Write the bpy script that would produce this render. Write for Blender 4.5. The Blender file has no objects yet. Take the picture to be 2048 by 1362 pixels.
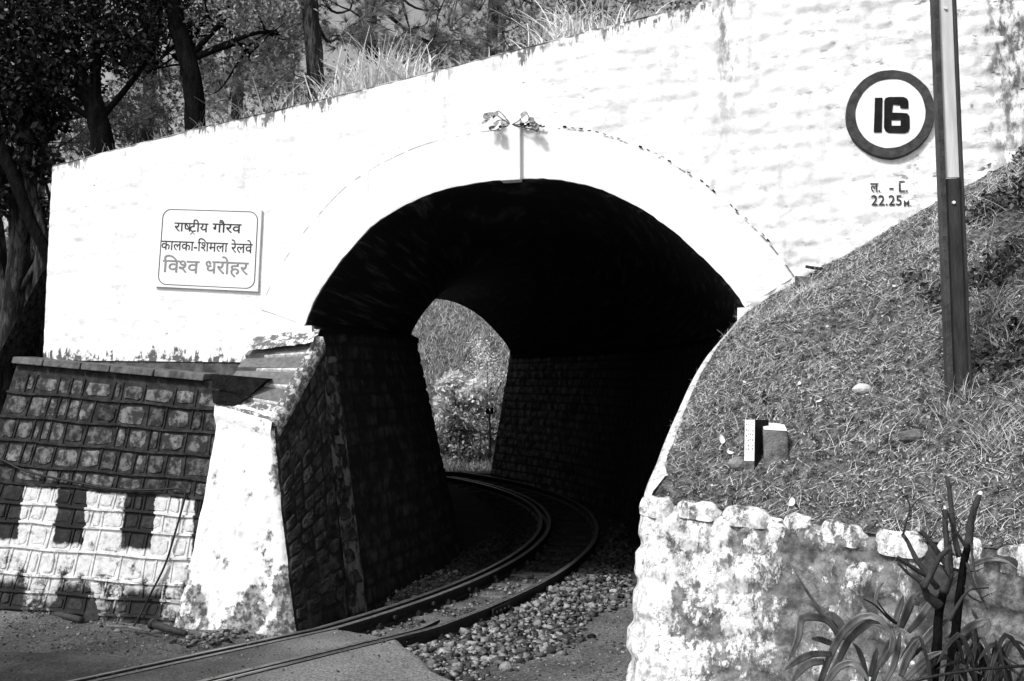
import bpy, bmesh, math, random
import numpy as np
from mathutils import Vector, Matrix
from mathutils.bvhtree import BVHTree
random.seed(7); RS = np.random.RandomState(11)
SC = bpy.context.scene
COL = SC.collection
R = math.radians

# ------------------------------------------------------------------ camera
EYE = 1.6; FPX = 1990.0; PITCH = math.atan(204 / 1990)
cd = bpy.data.cameras.new('camera'); cam = bpy.data.objects.new('camera', cd); COL.objects.link(cam)
cam.location = (0, 0, EYE); cam.rotation_euler = (math.pi / 2 + PITCH, 0, 0)
cd.sensor_width = 36; cd.lens = FPX / 2048 * 36; cd.clip_start = .05; cd.clip_end = 400
SC.camera = cam
# ------------------------------------------------------------------ light
SUN_DIR = Vector((-.60, -.62, .92)).normalized()          # towards the sun
w = bpy.data.worlds.new('World'); SC.world = w; w.use_nodes = True
nt = w.node_tree; bg = nt.nodes['Background']; bg.inputs['Strength'].default_value = .15
sky = nt.nodes.new('ShaderNodeTexSky'); sky.sky_type = 'NISHITA'; sky.sun_disc = False
sky.dust_density = 2.; sky.sun_elevation = math.asin(SUN_DIR.z); sky.sun_rotation = math.atan2(SUN_DIR.x, SUN_DIR.y)
bw = nt.nodes.new('ShaderNodeRGBToBW')                     # black-and-white photograph
nt.links.new(sky.outputs[0], bw.inputs[0]); nt.links.new(bw.outputs[0], bg.inputs[0])
sl = bpy.data.lights.new('sun', 'SUN'); sl.energy = 2.7; sl.angle = R(9); sl.color = (1, 1, 1)
so = bpy.data.objects.new('sun', sl); COL.objects.link(so); so.location = (-8, -8, 14)
so.rotation_euler = (-SUN_DIR).to_track_quat('-Z', 'Y').to_euler()
SC.view_settings.view_transform = 'Standard'; SC.view_settings.look = 'None'
SC.view_settings.gamma = 1; SC.view_settings.use_curve_mapping = False
SC.view_settings.exposure = .50

# ------------------------------------------------------------------ pixel rays (photo 2048x1362) into the place
_c, _s = math.cos(PITCH), math.sin(PITCH)
def ray(x, y):
    a = (x - 1024) / FPX; b = (681 - y) / FPX
    return Vector((a, _c - b * _s, _s + b * _c))
def at_y(x, y, Y):
    d = ray(x, y); return Vector((0, 0, EYE)) + d * (Y / d.y)
def at_z(x, y, z):
    d = ray(x, y); return Vector((0, 0, EYE)) + d * ((z - EYE) / d.z)
WK = .24
WN = Vector((-WK, -1, 0)).normalized()
def wally(x): return 9 - WK * x
def W(x, z, d=0.): return Vector((x, wally(x), z)) + WN * d
def wall_hit(px, py, d=0.):
    q = ray(px, py); D = 9 - d * math.sqrt(1 + WK * WK)
    t = D / (q.y + WK * q.x); return Vector((0, 0, EYE)) + q * t

# ------------------------------------------------------------------ noise
def _hash(ix, iy, seed=0):
    n = (ix.astype(np.int64) * 374761393 + iy.astype(np.int64) * 668265263 + seed * 974634777) & 0xffffffff
    n = ((n ^ (n >> 13)) * 1274126177) & 0xffffffff
    return ((n ^ (n >> 16)) & 0xffff) / 65535.0
def vnoise(x, y, seed=0):
    x = np.asarray(x, float); y = np.asarray(y, float)
    ix = np.floor(x); iy = np.floor(y); fx = x - ix; fy = y - iy
    fx = fx * fx * (3 - 2 * fx); fy = fy * fy * (3 - 2 * fy)
    a = _hash(ix, iy, seed); b = _hash(ix + 1, iy, seed); c = _hash(ix, iy + 1, seed); d = _hash(ix + 1, iy + 1, seed)
    return (a * (1 - fx) + b * fx) * (1 - fy) + (c * (1 - fx) + d * fx) * fy
def fbm(x, y, o=4, seed=0):
    t = 0; a = .5
    for i in range(o):
        t = t + a * (vnoise(np.asarray(x) * 2 ** i, np.asarray(y) * 2 ** i, seed + i) - .5); a *= .5
    return t
def courses(u, z, h=.19, wd=.36, seed=0, joint=.018):
    """height field of rubble brought to courses: 0 in the joints, about 1 on stone faces"""
    u = np.asarray(u, float); z = np.asarray(z, float)
    zz = z + .03 * fbm(u * 1.3, z * 1.3, 2, seed + 9)
    row = np.floor(zz / h); fz = zz - row * h
    ww = wd * (.75 + .5 * _hash(row, row * 0, seed + 3))
    uu = u + _hash(row, row * 0 + 5, seed) * 3 + .03 * fbm(u * 3, z * 3, 2, seed + 4)
    col = np.floor(uu / ww); fu = uu - col * ww
    cut = .2 * (_hash(col, row, seed + 6) - .5) * ww
    d = np.minimum(np.minimum(fz, h - fz), np.minimum(np.abs(fu - cut * 0), ww - fu))
    e = np.clip((d - joint * .3) / (joint * 1.6), 0, 1); e = e * e * (3 - 2 * e)
    return e * (.55 + .45 * _hash(col, row, seed + 1))

# ------------------------------------------------------------------ mesh helpers
class MB:
    def __init__(s): s.v = []; s.f = []; s.mi = []
    def add(s, vs, fs, m=0):
        b = len(s.v); s.v.extend([tuple(v) for v in vs]); s.f.extend([tuple(i + b for i in f) for f in fs]); s.mi.extend([m] * len(fs))
        return s
    def hexa(s, p, m=0):      # 8 points: bottom 4 ccw, top 4 ccw
        return s.add(p, [(3, 2, 1, 0), (4, 5, 6, 7), (0, 1, 5, 4), (1, 2, 6, 5), (2, 3, 7, 6), (3, 0, 4, 7)], m)
    def box(s, c, ax, ay, az, m=0):
        c = Vector(c); ax = Vector(ax); ay = Vector(ay); az = Vector(az)
        return s.hexa([c - ax - ay - az, c + ax - ay - az, c + ax + ay - az, c - ax + ay - az,
                       c - ax - ay + az, c + ax - ay + az, c + ax + ay + az, c - ax + ay + az], m)
    def tube(s, pts, rad, n=8, cap=True, jit=0., m=0, squash=1.):
        pts = [Vector(p) for p in pts]
        if not hasattr(rad, '__len__'): rad = [rad] * len(pts)
        b = len(s.v); up = None
        for i, p in enumerate(pts):
            t = (pts[min(i + 1, len(pts) - 1)] - pts[max(i - 1, 0)]).normalized()
            if up is None:
                up = t.orthogonal().normalized()
            up = (up - t * up.dot(t)).normalized(); sd = t.cross(up)
            for k in range(n):
                a = 2 * math.pi * k / n
                r = rad[i] * (1 + jit * (random.random() - .5))
                s.v.append(tuple(p + up * math.cos(a) * r + sd * math.sin(a) * r * squash))
        for i in range(len(pts) - 1):
            for k in range(n):
                a = b + i * n + k; c = b + i * n + (k + 1) % n
                s.f.append((a, c, c + n, a + n)); s.mi.append(m)
        if cap:
            s.f.append(tuple(b + k for k in range(n))[::-1]); s.mi.append(m)
            e = b + (len(pts) - 1) * n; s.f.append(tuple(e + k for k in range(n))); s.mi.append(m)
        return s
    def np_add(s, V, F):
        b = len(s.v); s.v.extend(map(tuple, V.tolist())); s.f.extend(map(tuple, (F + b).tolist())); s.mi.extend([0] * len(F)); return s

def empty(name, loc, label=None, cat=None, group=None, kind=None):
    o = bpy.data.objects.new(name, None); COL.objects.link(o); o.location = loc; o.empty_display_size = .2
    tag(o, label, cat, group, kind); return o
def tag(o, label=None, cat=None, group=None, kind=None):
    if label: o['label'] = label
    if cat: o['category'] = cat
    if group: o['group'] = group
    if kind: o['kind'] = kind
    return o
def rootloc(p):
    l = Vector((0, 0, 0))
    while p is not None: l = l + Vector(p.location); p = p.parent
    return l
def obj(name, mb, mats, parent=None, smooth=False, attrs=None, label=None, kind=None, keep_origin=False):
    me = bpy.data.meshes.new(name)
    if isinstance(mb, MB): V, F, MI = mb.v, mb.f, mb.mi
    else: V, F = mb; MI = None
    V = np.asarray(V, float).reshape(-1, 3)
    if parent is not None: off = np.array(rootloc(parent))
    else: off = np.array([(V[:, 0].min() + V[:, 0].max()) / 2, (V[:, 1].min() + V[:, 1].max()) / 2, V[:, 2].min()])
    if isinstance(F, np.ndarray):
        n = len(F); k = F.shape[1]
        me.vertices.add(len(V)); me.vertices.foreach_set('co', (V - off).ravel())
        me.loops.add(n * k); me.loops.foreach_set('vertex_index', F.ravel().astype(np.int32))
        me.polygons.add(n); me.polygons.foreach_set('loop_start', np.arange(0, n * k, k, dtype=np.int32))
        me.update(calc_edges=True)
    else:
        me.from_pydata((V - off).tolist(), [], F)
    if not isinstance(mats, (list, tuple)): mats = [mats]
    for m in mats: me.materials.append(m)
    if MI is not None and len(mats) > 1: me.polygons.foreach_set('material_index', MI)
    if smooth: me.polygons.foreach_set('use_smooth', [True] * len(me.polygons))
    if attrs:
        for k, a in attrs.items():
            at = me.attributes.new(k, 'FLOAT', 'POINT'); at.data.foreach_set('value', np.asarray(a, np.float32).ravel())
    me.update()
    o = bpy.data.objects.new(name, me); COL.objects.link(o)
    if parent is not None: o.parent = parent
    else: o.location = off.tolist()
    if label: o['label'] = label
    if kind: o['kind'] = kind
    return o
def grid_faces(nu, nv, mask=None):
    i, j = np.meshgrid(np.arange(nu - 1), np.arange(nv - 1), indexing='ij')
    a = i * nv + j; F = np.stack([a, a + nv, a + nv + 1, a + 1], -1).reshape(-1, 4)
    if mask is not None: F = F[mask.reshape(-1)]
    return F

# ------------------------------------------------------------------ materials (all neutral greys: a black-and-white print)
def mat(name, lo, hi=None, scale=6., rough=.9, bump=.3, bscale=None, detail=8, contrast=(.35, .65), stretch=(1, 1, 1), metal=0., spec=.3, bdist=.02, objrand=0.):
    m = bpy.data.materials.new(name); m.use_nodes = True; N = m.node_tree.nodes; L = m.node_tree.links
    b = N['Principled BSDF']; b.inputs['Roughness'].default_value = rough; b.inputs['Metallic'].default_value = metal
    b.inputs['Specular IOR Level'].default_value = spec
    g = N.new('ShaderNodeNewGeometry'); mp = N.new('ShaderNodeVectorMath'); mp.operation = 'MULTIPLY'
    mp.inputs[1].default_value = stretch; L.new(g.outputs['Position'], mp.inputs[0])
    n = N.new('ShaderNodeTexNoise'); n.inputs['Scale'].default_value = scale; n.inputs['Detail'].default_value = detail; n.inputs['Roughness'].default_value = .62
    L.new(mp.outputs[0], n.inputs['Vector'])
    r = N.new('ShaderNodeMapRange'); r.inputs[1].default_value = contrast[0]; r.inputs[2].default_value = contrast[1]
    r.inputs[3].default_value = lo; r.inputs[4].default_value = hi if hi is not None else lo
    L.new(n.outputs[0], r.inputs[0]); out = r.outputs[0]
    if objrand:
        oi = N.new('ShaderNodeObjectInfo'); mr = N.new('ShaderNodeMapRange'); mr.inputs[3].default_value = 1 - objrand; mr.inputs[4].default_value = 1 + objrand
        L.new(oi.outputs['Random'], mr.inputs[0]); mu = N.new('ShaderNodeMath'); mu.operation = 'MULTIPLY'
        L.new(out, mu.inputs[0]); L.new(mr.outputs[0], mu.inputs[1]); out = mu.outputs[0]
    L.new(out, b.inputs['Base Color'])
    if bump:
        n2 = N.new('ShaderNodeTexNoise'); n2.inputs['Scale'].default_value = bscale or scale * 5; n2.inputs['Detail'].default_value = 6
        L.new(mp.outputs[0], n2.inputs['Vector'])
        bp = N.new('ShaderNodeBump'); bp.inputs['Strength'].default_value = bump; bp.inputs['Distance'].default_value = bdist
        L.new(n2.outputs[0], bp.inputs['Height']); L.new(bp.outputs[0], b.inputs['Normal'])
    m['out'] = 1
    return m
class NG:      # tiny node-graph helper
    def __init__(s, m): s.N = m.node_tree.nodes; s.L = m.node_tree.links; s.b = s.N['Principled BSDF']
    def attr(s, n): a = s.N.new('ShaderNodeAttribute'); a.attribute_name = n; return a.outputs['Fac']
    def pos(s, st=(1, 1, 1), off=(0, 0, 0)):
        g = s.N.new('ShaderNodeNewGeometry'); v = s.N.new('ShaderNodeVectorMath'); v.operation = 'MULTIPLY_ADD'
        v.inputs[1].default_value = st; v.inputs[2].default_value = off; s.L.new(g.outputs['Position'], v.inputs[0]); return v.outputs[0]
    def noise(s, sc, st=(1, 1, 1), det=6, off=(0, 0, 0), rough=.6):
        n = s.N.new('ShaderNodeTexNoise'); n.inputs['Scale'].default_value = sc; n.inputs['Detail'].default_value = det; n.inputs['Roughness'].default_value = rough
        s.L.new(s.pos(st, off), n.inputs['Vector']); return n.outputs[0]
    def m(s, op, a, b=None, c=None, clamp=False):
        q = s.N.new('ShaderNodeMath'); q.operation = op; q.use_clamp = clamp
        for i, x in enumerate((a, b, c)):
            if x is None: continue
            if isinstance(x, (int, float)): q.inputs[i].default_value = x
            else: s.L.new(x, q.inputs[i])
        return q.outputs[0]
    def ramp(s, x, a, b, c=0., d=1.):
        r = s.N.new('ShaderNodeMapRange'); r.interpolation_type = 'SMOOTHSTEP'
        for i, v in enumerate((x, a, b, c, d)):
            if isinstance(v, (int, float)): r.inputs[i].default_value = v
            else: s.L.new(v, r.inputs[i])
        return r.outputs[0]
    def mix(s, f, a, b):
        return s.m('ADD', s.m('MULTIPLY', s.m('SUBTRACT', 1., f), a), s.m('MULTIPLY', f, b))
    def color(s, x): s.L.new(x, s.b.inputs['Base Color'])
    def bump(s, h, st=.4, d=.02):
        bp = s.N.new('ShaderNodeBump'); bp.inputs['Strength'].default_value = st; bp.inputs['Distance'].default_value = d
        s.L.new(h, bp.inputs['Height']); s.L.new(bp.outputs[0], s.b.inputs['Normal'])
def newmat(name, rough=.9, spec=.25):
    m = bpy.data.materials.new(name); m.use_nodes = True; b = m.node_tree.nodes['Principled BSDF']
    b.inputs['Roughness'].default_value = rough; b.inputs['Specular IOR Level'].default_value = spec
    return m, NG(m)

# whitewashed masonry: chips, drips below the coping, dirt near the foot, rain-stained right end
M_white, g = newmat('whitewash')
dt, db, wx, jo = g.attr('dtop'), g.attr('dbot'), g.attr('wx'), g.attr('joint')
base = g.m('SUBTRACT', g.mix(g.ramp(g.noise(1.6, (1, 1, 1.5), 7, off=(4, 1, 2)), .36, .6), .75, .84), g.m('MULTIPLY', g.ramp(g.noise(19, (1, 1, 3.2), 9, off=(0, 5, 0), rough=.78), .56, .74), .34))
base = g.m('SUBTRACT', base, g.m('MULTIPLY', g.m('MULTIPLY', g.m('SUBTRACT', 1., jo), g.ramp(g.noise(3.1, off=(6, 6, 0)), .42, .62)), .20))
base = g.m('SUBTRACT', base, g.m('MULTIPLY', g.ramp(g.noise(1., (7, 7, .5), 6, off=(8, 0, 4), rough=.65), .54, .72), .16))
base = g.mix(g.m('MULTIPLY', g.ramp(wx, -1.5, 3.2, 1., 0.), .45), base, .84)
chips = g.m('MAXIMUM', g.ramp(g.noise(9, (1, 1, 2.4), 9, rough=.74), .64, .67), g.m('MULTIPLY', g.ramp(g.noise(26, (1, 1, 3.), 8, off=(2, 7, 0), rough=.72), .63, .665), g.ramp(g.noise(2.4, off=(5, 5, 5)), .5, .62)))
chips = g.m('MULTIPLY', chips, g.ramp(g.noise(1.1, off=(7, 0, 3)), .36, .56))
jd = g.m('MULTIPLY', g.m('SUBTRACT', 1., jo), g.ramp(g.noise(7, (1, 1, 2)), .57, .67))
rightdirt = g.ramp(wx, 1.2, 4.6)
jd = g.m('MULTIPLY', jd, g.m('ADD', .22, g.m('MULTIPLY', rightdirt, .9)))
streak = g.noise(1., (15, 15, 1.3), 7, rough=.72)
lim = g.m('MULTIPLY', g.ramp(streak, .42, .70), .19)
drip = g.ramp(g.m('SUBTRACT', g.m('ADD', lim, .012), dt), -.012, .012)
drip = g.m('MULTIPLY', drip, g.ramp(g.noise(14, off=(2, 0, 0)), .38, .5))
drip = g.m('MULTIPLY', drip, g.ramp(g.noise(1.9, off=(9, 4, 0)), .40, .56))
foot = g.ramp(g.m('SUBTRACT', g.m('MULTIPLY', g.ramp(g.noise(1., (8, 8, 1.2), 6, off=(3, 3, 0), rough=.7), .40, .68), .16), db), -.015, .015)
foot = g.m('MULTIPLY', foot, g.ramp(g.noise(16, det=8), .42, .52))
def vstain(c, wd, lo, hi):      # a rain stain running down from a gap in the coping
    a = g.ramp(g.m('ABSOLUTE', g.m('SUBTRACT', g.m('ADD', wx, g.m('MULTIPLY', g.noise(3, off=(c, 0, 0)), .22)), c + .11)), wd * .2, wd, 1., 0.)
    return g.m('MULTIPLY', g.m('MULTIPLY', a, g.ramp(dt, lo, hi, 1., 0.)), g.ramp(g.noise(8, (1.5, 1.5, .6), 8, off=(c, 2, 0), rough=.7), .42, .58))
st = g.m('ADD', g.m('MULTIPLY', vstain(1.90, .14, .2, 1.9), .8), g.m('MULTIPLY', vstain(4.15, .30, 1.2, 3.4), 1.0), clamp=True)
blot = g.m('MULTIPLY', g.m('MULTIPLY', rightdirt, g.ramp(g.noise(6.5, (1, 1, 2.6), 9, off=(1, 9, 0), rough=.74), .47, .74)), .75)
crk = g.m('MULTIPLY', g.ramp(g.m('ABSOLUTE', g.m('SUBTRACT', g.noise(2.6, (1, 1, 1.9), 9, off=(3, 0, 8), rough=.66), .5)), .0, .0035, 1., 0.), g.ramp(g.noise(1.7, off=(1, 2, 9)), .50, .58))
dark = g.m('MAXIMUM', g.m('MAXIMUM', g.m('MAXIMUM', g.m('MULTIPLY', crk, .8), g.m('MULTIPLY', chips, .9)), jd), g.m('MAXIMUM', g.m('MULTIPLY', drip, .93), g.m('MAXIMUM', foot, g.m('MAXIMUM', st, blot))))
g.color(g.mix(dark, base, g.mix(g.noise(30), .05, .16)))
g.bump(g.noise(38, det=6), .35, .012)

M_ring, g = newmat('whitewash_ring')
c = g.m('MULTIPLY', g.ramp(g.noise(11, (1, 1, 1), 9, rough=.72), .70, .73), .7)
c2 = g.m('MULTIPLY', g.ramp(g.attr('edge'), 0., .028, 1., 0.), g.ramp(g.noise(9, off=(3, 1, 0)), .47, .56))
g.color(g.mix(g.m('MAXIMUM', c, c2), g.m('SUBTRACT', g.mix(g.ramp(g.noise(2.2, det=7), .36, .62), .73, .85), g.m('MULTIPLY', g.ramp(g.noise(1., (8, 8, .8), 7, rough=.7), .52, .72), .12)), .07)); g.bump(g.noise(24, det=8), .45, .012)

# flaking whitewash on the right retaining wall
M_flake, g = newmat('flaking_whitewash')
big = g.noise(2.6, (1.3, 1.3, .6), 10, rough=.72); fine = g.noise(11, (1.4, 1.4, .7), 9, rough=.75)
wx = g.attr('wx'); dt = g.attr('dtop')
v = g.m('ADD', g.m('MULTIPLY', big, .6), g.m('MULTIPLY', fine, .4))
v = g.m('SUBTRACT', v, g.m('MULTIPLY', g.ramp(wx, .4, 3.6), .10)); v = g.m('SUBTRACT', v, g.m('MULTIPLY', g.m('SUBTRACT', 1., g.attr('joint')), .03))
v = g.m('ADD', v, g.m('MULTIPLY', g.ramp(wx, 0., .9, 1., 0.), .085))
wmask = g.ramp(v, .475, .515)
grey = g.mix(g.ramp(g.noise(14, det=9, rough=.75), .36, .64), .05, .24)
wht = g.mix(g.ramp(g.noise(20, (1, 1, .8), 9, rough=.75), .34, .60), .28, .74)
col = g.mix(wmask, grey, wht)
mold_shade = g.m('MULTIPLY', g.ramp(g.m('ADD', g.noise(1., (4, 4, .6), 7, off=(5, 5, 0), rough=.6), g.m('MULTIPLY', g.ramp(wx, 1.3, 3.0), .10)), .50, .62), g.ramp(wx, .6, 2.2))  # mold, with plant shade painted in, darker to the right
col = g.mix(g.m('MULTIPLY', mold_shade, .88), col, .02)
crack = g.ramp(g.m('ABSOLUTE', g.m('SUBTRACT', g.noise(4.5, (1, 1, 1), 6, off=(1, 1, 1)), .5)), .0, .010, 1., 0.)
col = g.mix(g.m('MULTIPLY', crack, .8), col, .05); col = g.mix(g.m('MULTIPLY', g.m('MULTIPLY', g.m('SUBTRACT', 1., g.attr('joint')), g.ramp(g.noise(5, off=(2, 2, 2)), .44, .60)), .45), col, .06)
g.color(col); g.bump(g.m('ADD', g.m('MULTIPLY', wmask, .35), g.noise(26, det=8)), .7, .02)

# pier of the left wing: thick whitewash, worn at foot
M_pier, g = newmat('pier_whitewash')
hz = g.attr('h')
wear = g.m('ADD', g.noise(5, (1, 1, .8), 9, rough=.7), g.m('MULTIPLY', g.ramp(hz, 0., .75, 1., 0.), .17))
wear = g.m('ADD', wear, g.m('MULTIPLY', g.ramp(g.attr('side'), .7, 1.), .10))
k = g.ramp(wear, .575, .65)
g.color(g.mix(k, g.mix(g.noise(4), .74, .84), g.mix(g.ramp(g.noise(18), .4, .6), .07, .34))); g.bump(g.noise(20, det=8), .6, .02)

# stones of the left retaining wall: bare dark rubble above, painted battlement pattern below
def painted(name, bare_lo, bare_hi, isMortar):
    m, g = newmat(name, .88)
    x, t = g.attr('px'), g.attr('pt')
    x = g.m('ADD', x, g.m('MULTIPLY', g.m('SUBTRACT', g.noise(9), .5), .10)); t = g.m('ADD', t, g.m('MULTIPLY', g.m('SUBTRACT', g.noise(11, off=(4, 0, 0)), .5), .045))
    ph = g.m('FRACT', g.m('DIVIDE', g.m('ADD', x, 4.74 + 7.3), .73))
    mer = g.ramp(ph, .54, .57, 1., 0.)
    ph2 = g.m('FRACT', g.m('DIVIDE', g.m('ADD', x, 4.60 + 7.3), .73))
    mer2 = g.ramp(ph2, .46, .52, 1., 0.)
    a = g.ramp(t, .470, .482); b_ = g.ramp(t, .672, .688); c_ = g.ramp(t, .81, .85)
    white = g.m('MULTIPLY', a, g.m('MAXIMUM', mer, b_))
    white = g.m('MULTIPLY', white, g.m('SUBTRACT', 1., g.m('MULTIPLY', c_, g.m('MAXIMUM', g.m('SUBTRACT', 1., mer2), g.ramp(x, -4.75, -4.6, 1., 0.)))))
    black = g.m('MULTIPLY', a, g.m('SUBTRACT', 1., white))
    wear = g.m('ADD', g.noise(7, (1, 1, .8), 9, rough=.72), g.m('MULTIPLY', g.ramp(t, .68, .95), .17))
    white = g.m('MULTIPLY', white, g.ramp(wear, .555, .68, 1., .0)); damp = g.m('MULTIPLY', g.ramp(t, .80, .97), g.ramp(g.noise(3, (1, 1, .7), 8, off=(8, 0, 0), rough=.7), .38, .6))
    oi = g.N.new('ShaderNodeObjectInfo')
    bare = g.mix(g.ramp(g.noise(12, det=8, rough=.7), .42, .62), bare_lo, bare_hi)
    if not isMortar: bare = g.m('MULTIPLY', bare, g.m('ADD', .40, g.m('MULTIPLY', oi.outputs['Random'], .9)))
    col = g.mix(g.m('MULTIPLY', black, .85), bare, .014)
    wc = g.mix(g.ramp(g.noise(16, det=8, rough=.7), .45, .7), .60 if not isMortar else .66, .34)
    g.color(g.mix(g.m('MULTIPLY', damp, .85), g.mix(white, col, wc), .03)); g.bump(g.noise(30, det=8), .6, .015)
    return m
M_pstone = painted('painted_stone', .025, .17, False)
M_pmortar = painted('painted_mortar', .012, .035, True)

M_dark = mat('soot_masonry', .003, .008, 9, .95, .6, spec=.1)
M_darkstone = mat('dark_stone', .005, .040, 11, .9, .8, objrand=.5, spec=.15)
M_lightmortar, g = newmat('light_mortar', .95)
g.color(g.mix(g.ramp(g.noise(7, (1, 1, .7), 8, rough=.7), .44, .58), .012, .15)); g.bump(g.noise(30), .6, .02)
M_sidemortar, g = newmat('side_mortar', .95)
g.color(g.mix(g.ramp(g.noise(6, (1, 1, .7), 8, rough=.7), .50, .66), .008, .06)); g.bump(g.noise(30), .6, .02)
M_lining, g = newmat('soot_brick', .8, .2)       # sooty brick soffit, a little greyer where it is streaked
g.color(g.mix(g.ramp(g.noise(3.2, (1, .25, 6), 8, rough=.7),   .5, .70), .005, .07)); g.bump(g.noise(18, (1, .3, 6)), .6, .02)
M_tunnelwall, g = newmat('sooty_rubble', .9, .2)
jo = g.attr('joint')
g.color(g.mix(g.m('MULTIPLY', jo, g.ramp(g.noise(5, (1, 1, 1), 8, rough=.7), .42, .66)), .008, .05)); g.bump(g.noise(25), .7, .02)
M_tunnelwallr, g = newmat('mouth_lit_rubble', .9, .2)
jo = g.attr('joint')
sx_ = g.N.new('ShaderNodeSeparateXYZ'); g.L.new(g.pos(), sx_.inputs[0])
mouth_light = g.ramp(g.m('ADD', sx_.outputs[1], g.m('MULTIPLY', g.noise(1.2, det=5), 2.)), 18., 22.4)  # light from the far mouth painted into the wall colour
g.color(g.m('ADD', g.mix(g.m('MULTIPLY', jo, g.ramp(g.noise(5, (1, 1, 1), 8, rough=.7), .40, .62)), .004, .030), g.m('MULTIPLY', mouth_light, g.mix(g.m('MULTIPLY', jo, g.ramp(g.noise(6, det=8, rough=.7), .36, .62)), .01, .26)))); g.bump(g.noise(25), .7, .02)
M_slab = mat('slate_slab', .09, .19, 22, .85, .35, stretch=(1, 1, 1), contrast=(.3, .7))
M_head, g = newmat('worn_plaster_head')
g.color(g.mix(g.ramp(g.noise(9, (1, 2.2, 4), 9, rough=.72), .30, .56), .16, .62)); g.bump(g.noise(18, (1, 2, 4), 8), .7, .02)
M_slabw, g = newmat('slab_edge_wash')
g.color(g.mix(g.ramp(g.noise(14, det=9, rough=.72), .47, .58), .12, .70)); g.bump(g.noise(25), .6, .02)
M_joint = mat('lime_joint', .25, .7, 30, .9, .5)
M_cope = mat('weathered_coping', .035, .13, 10, .9, .6, stretch=(1, 1, .6))
M_blackstone = mat('black_slate', .004, .018, 12, .85, .7, spec=.1)
M_grey = mat('grey_concrete', .06, .19, 16, .9, .6)
M_bone = mat('dry_white', .45, .75, 14, .8, .3)
M_paintw = mat('white_paint', .70, .8, 7, .6, .15)
M_paintk = mat('black_paint', .004, .012, 14, .7, .3, spec=.12)
M_ringk = mat('faded_black_paint', .025, .065, 18, .85, .7, bdist=.01)
M_board = mat('sign_board_white', .74, .78, 3, .45, .03)
M_ink = mat('sign_ink', .02, .03, 5, .5, 0)
M_inkg = mat('sign_grey_ink', .17, .26, 30, .5, 0)
M_handink = mat('hand_painted_black', .02, .05, 20, .7, 0)
M_rail = mat('rusty_rail', .012, .035, 20, .55, .35, metal=.3)
M_railtop = mat('polished_rail_top', .35, .55, 8, .32, .05, metal=.85)
M_railtop2 = mat('worn_check_rail_top', .10, .26, 20, .5, .3, metal=.4, stretch=(1, 1, 1))
M_iron = mat('rusted_iron', .02, .05, 25, .6, .5)
M_irond = mat('dark_iron', .006, .014, 25, .55, .3)
M_postw = mat('post_white', .38, .62, 3, .6, .1, stretch=(9, 9, .6), contrast=(.3, .7))
M_postk = mat('post_black', .012, .035, 8, .55, .2, stretch=(4, 4, .6))
M_postf = mat('post_flange', .018, .05, 14, .6, .3)
M_asphalt, g = newmat('asphalt', .9, .2)
sp_ = g.ramp(g.noise(48, det=9, rough=.85), .40, .64); pt_ = g.ramp(g.noise(1.6, det=6, off=(3, 2, 0)), .36, .64)
sq_ = g.N.new('ShaderNodeSeparateXYZ'); g.L.new(g.pos(), sq_.inputs[0]); dust_ = g.ramp(g.m('ADD', sq_.outputs[0], g.noise(1.4, det=6, off=(1, 5, 0))), -2.0, -.2)
g.color(g.m('ADD', g.m('MULTIPLY', g.m('ADD', g.mix(pt_, .07, .15), g.m('MULTIPLY', dust_, .13)), g.m('ADD', .42, g.m('MULTIPLY', sp_, 1.25))), g.m('MULTIPLY', g.ramp(g.noise(50, det=3, off=(9, 0, 0)), .70, .74), .16)))
g.bump(g.noise(60, det=8, rough=.8), 1., .014)
M_ballast, g = newmat('ballast_stone', .92, .15)
g.color(g.m('MULTIPLY', g.mix(g.m('POWER', g.attr('rnd'), 1.6), .035, .34), g.m('ADD', .55, g.m('MULTIPLY', g.ramp(g.noise(28, det=8, rough=.7), .35, .65), .75)))); g.bump(g.noise(60, det=6), .6, .01)
M_rock = mat('loose_rock', .10, .32, 12, .9, .6)
M_ballastd = mat('bore_shade_ballast', .010, .05, 9, .9, .5)  # dark ballast copy with the bore's shade in its colour
M_sleeperd = mat('bore_shade_sleeper', .010, .03, 9, .9, .6)  # sleepers in the bore: shade put into a darker colour
M_sleeper = mat('sleeper', .06, .15, 9, .9, .6, stretch=(1, 1, 4))
M_ground, g = newmat('dusty_earth', .95, .15)
px_ = g.ramp(g.noise(1.1, det=6), .35, .65)
fine = g.ramp(g.noise(34, det=10, rough=.82), .38, .64)
sy_ = g.N.new('ShaderNodeSeparateXYZ'); g.L.new(g.pos(), sy_.inputs[0])      # shade of the bore painted into the floor colour
bore_shade = g.m('MULTIPLY', g.ramp(g.m('ADD', sy_.outputs[1], g.noise(1.5, det=4)), 11.2, 13.4), g.ramp(sy_.outputs[1], 20., 23., 1., 0.))
g.color(g.m('MULTIPLY', g.m('SUBTRACT', 1., g.m('MULTIPLY', bore_shade, .85)), g.m('MULTIPLY', g.mix(px_, .11, .22), g.m('ADD', .40, g.m('MULTIPLY', fine, 1.15))))); g.bump(g.noise(40, det=9, rough=.8), 1., .03)
M_soil, g = newmat('hill_soil', .95, .1)
g.color(g.mix(g.ramp(g.noise(16, det=9, rough=.75),   .38, .64), .022, .25)); g.bump(g.noise(28, det=8, rough=.75), 1., .05)
M_farhill, g = newmat('far_hill_grass', .95, .1)
g.color(g.mix(g.ramp(g.noise(4.5, det=9, rough=.75), .38, .64), .03, .20)); g.bump(g.noise(7, det=8), 1., .15)
M_bark, g = newmat('pine_bark', .95, .1)
g.color(g.mix(g.ramp(g.noise(10, (1.6, 1.6, .35), 8, rough=.7), .44, .62), .016, .10)); g.bump(g.noise(10, (2, 2, .4), 8, rough=.7), 1., .06)
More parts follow.
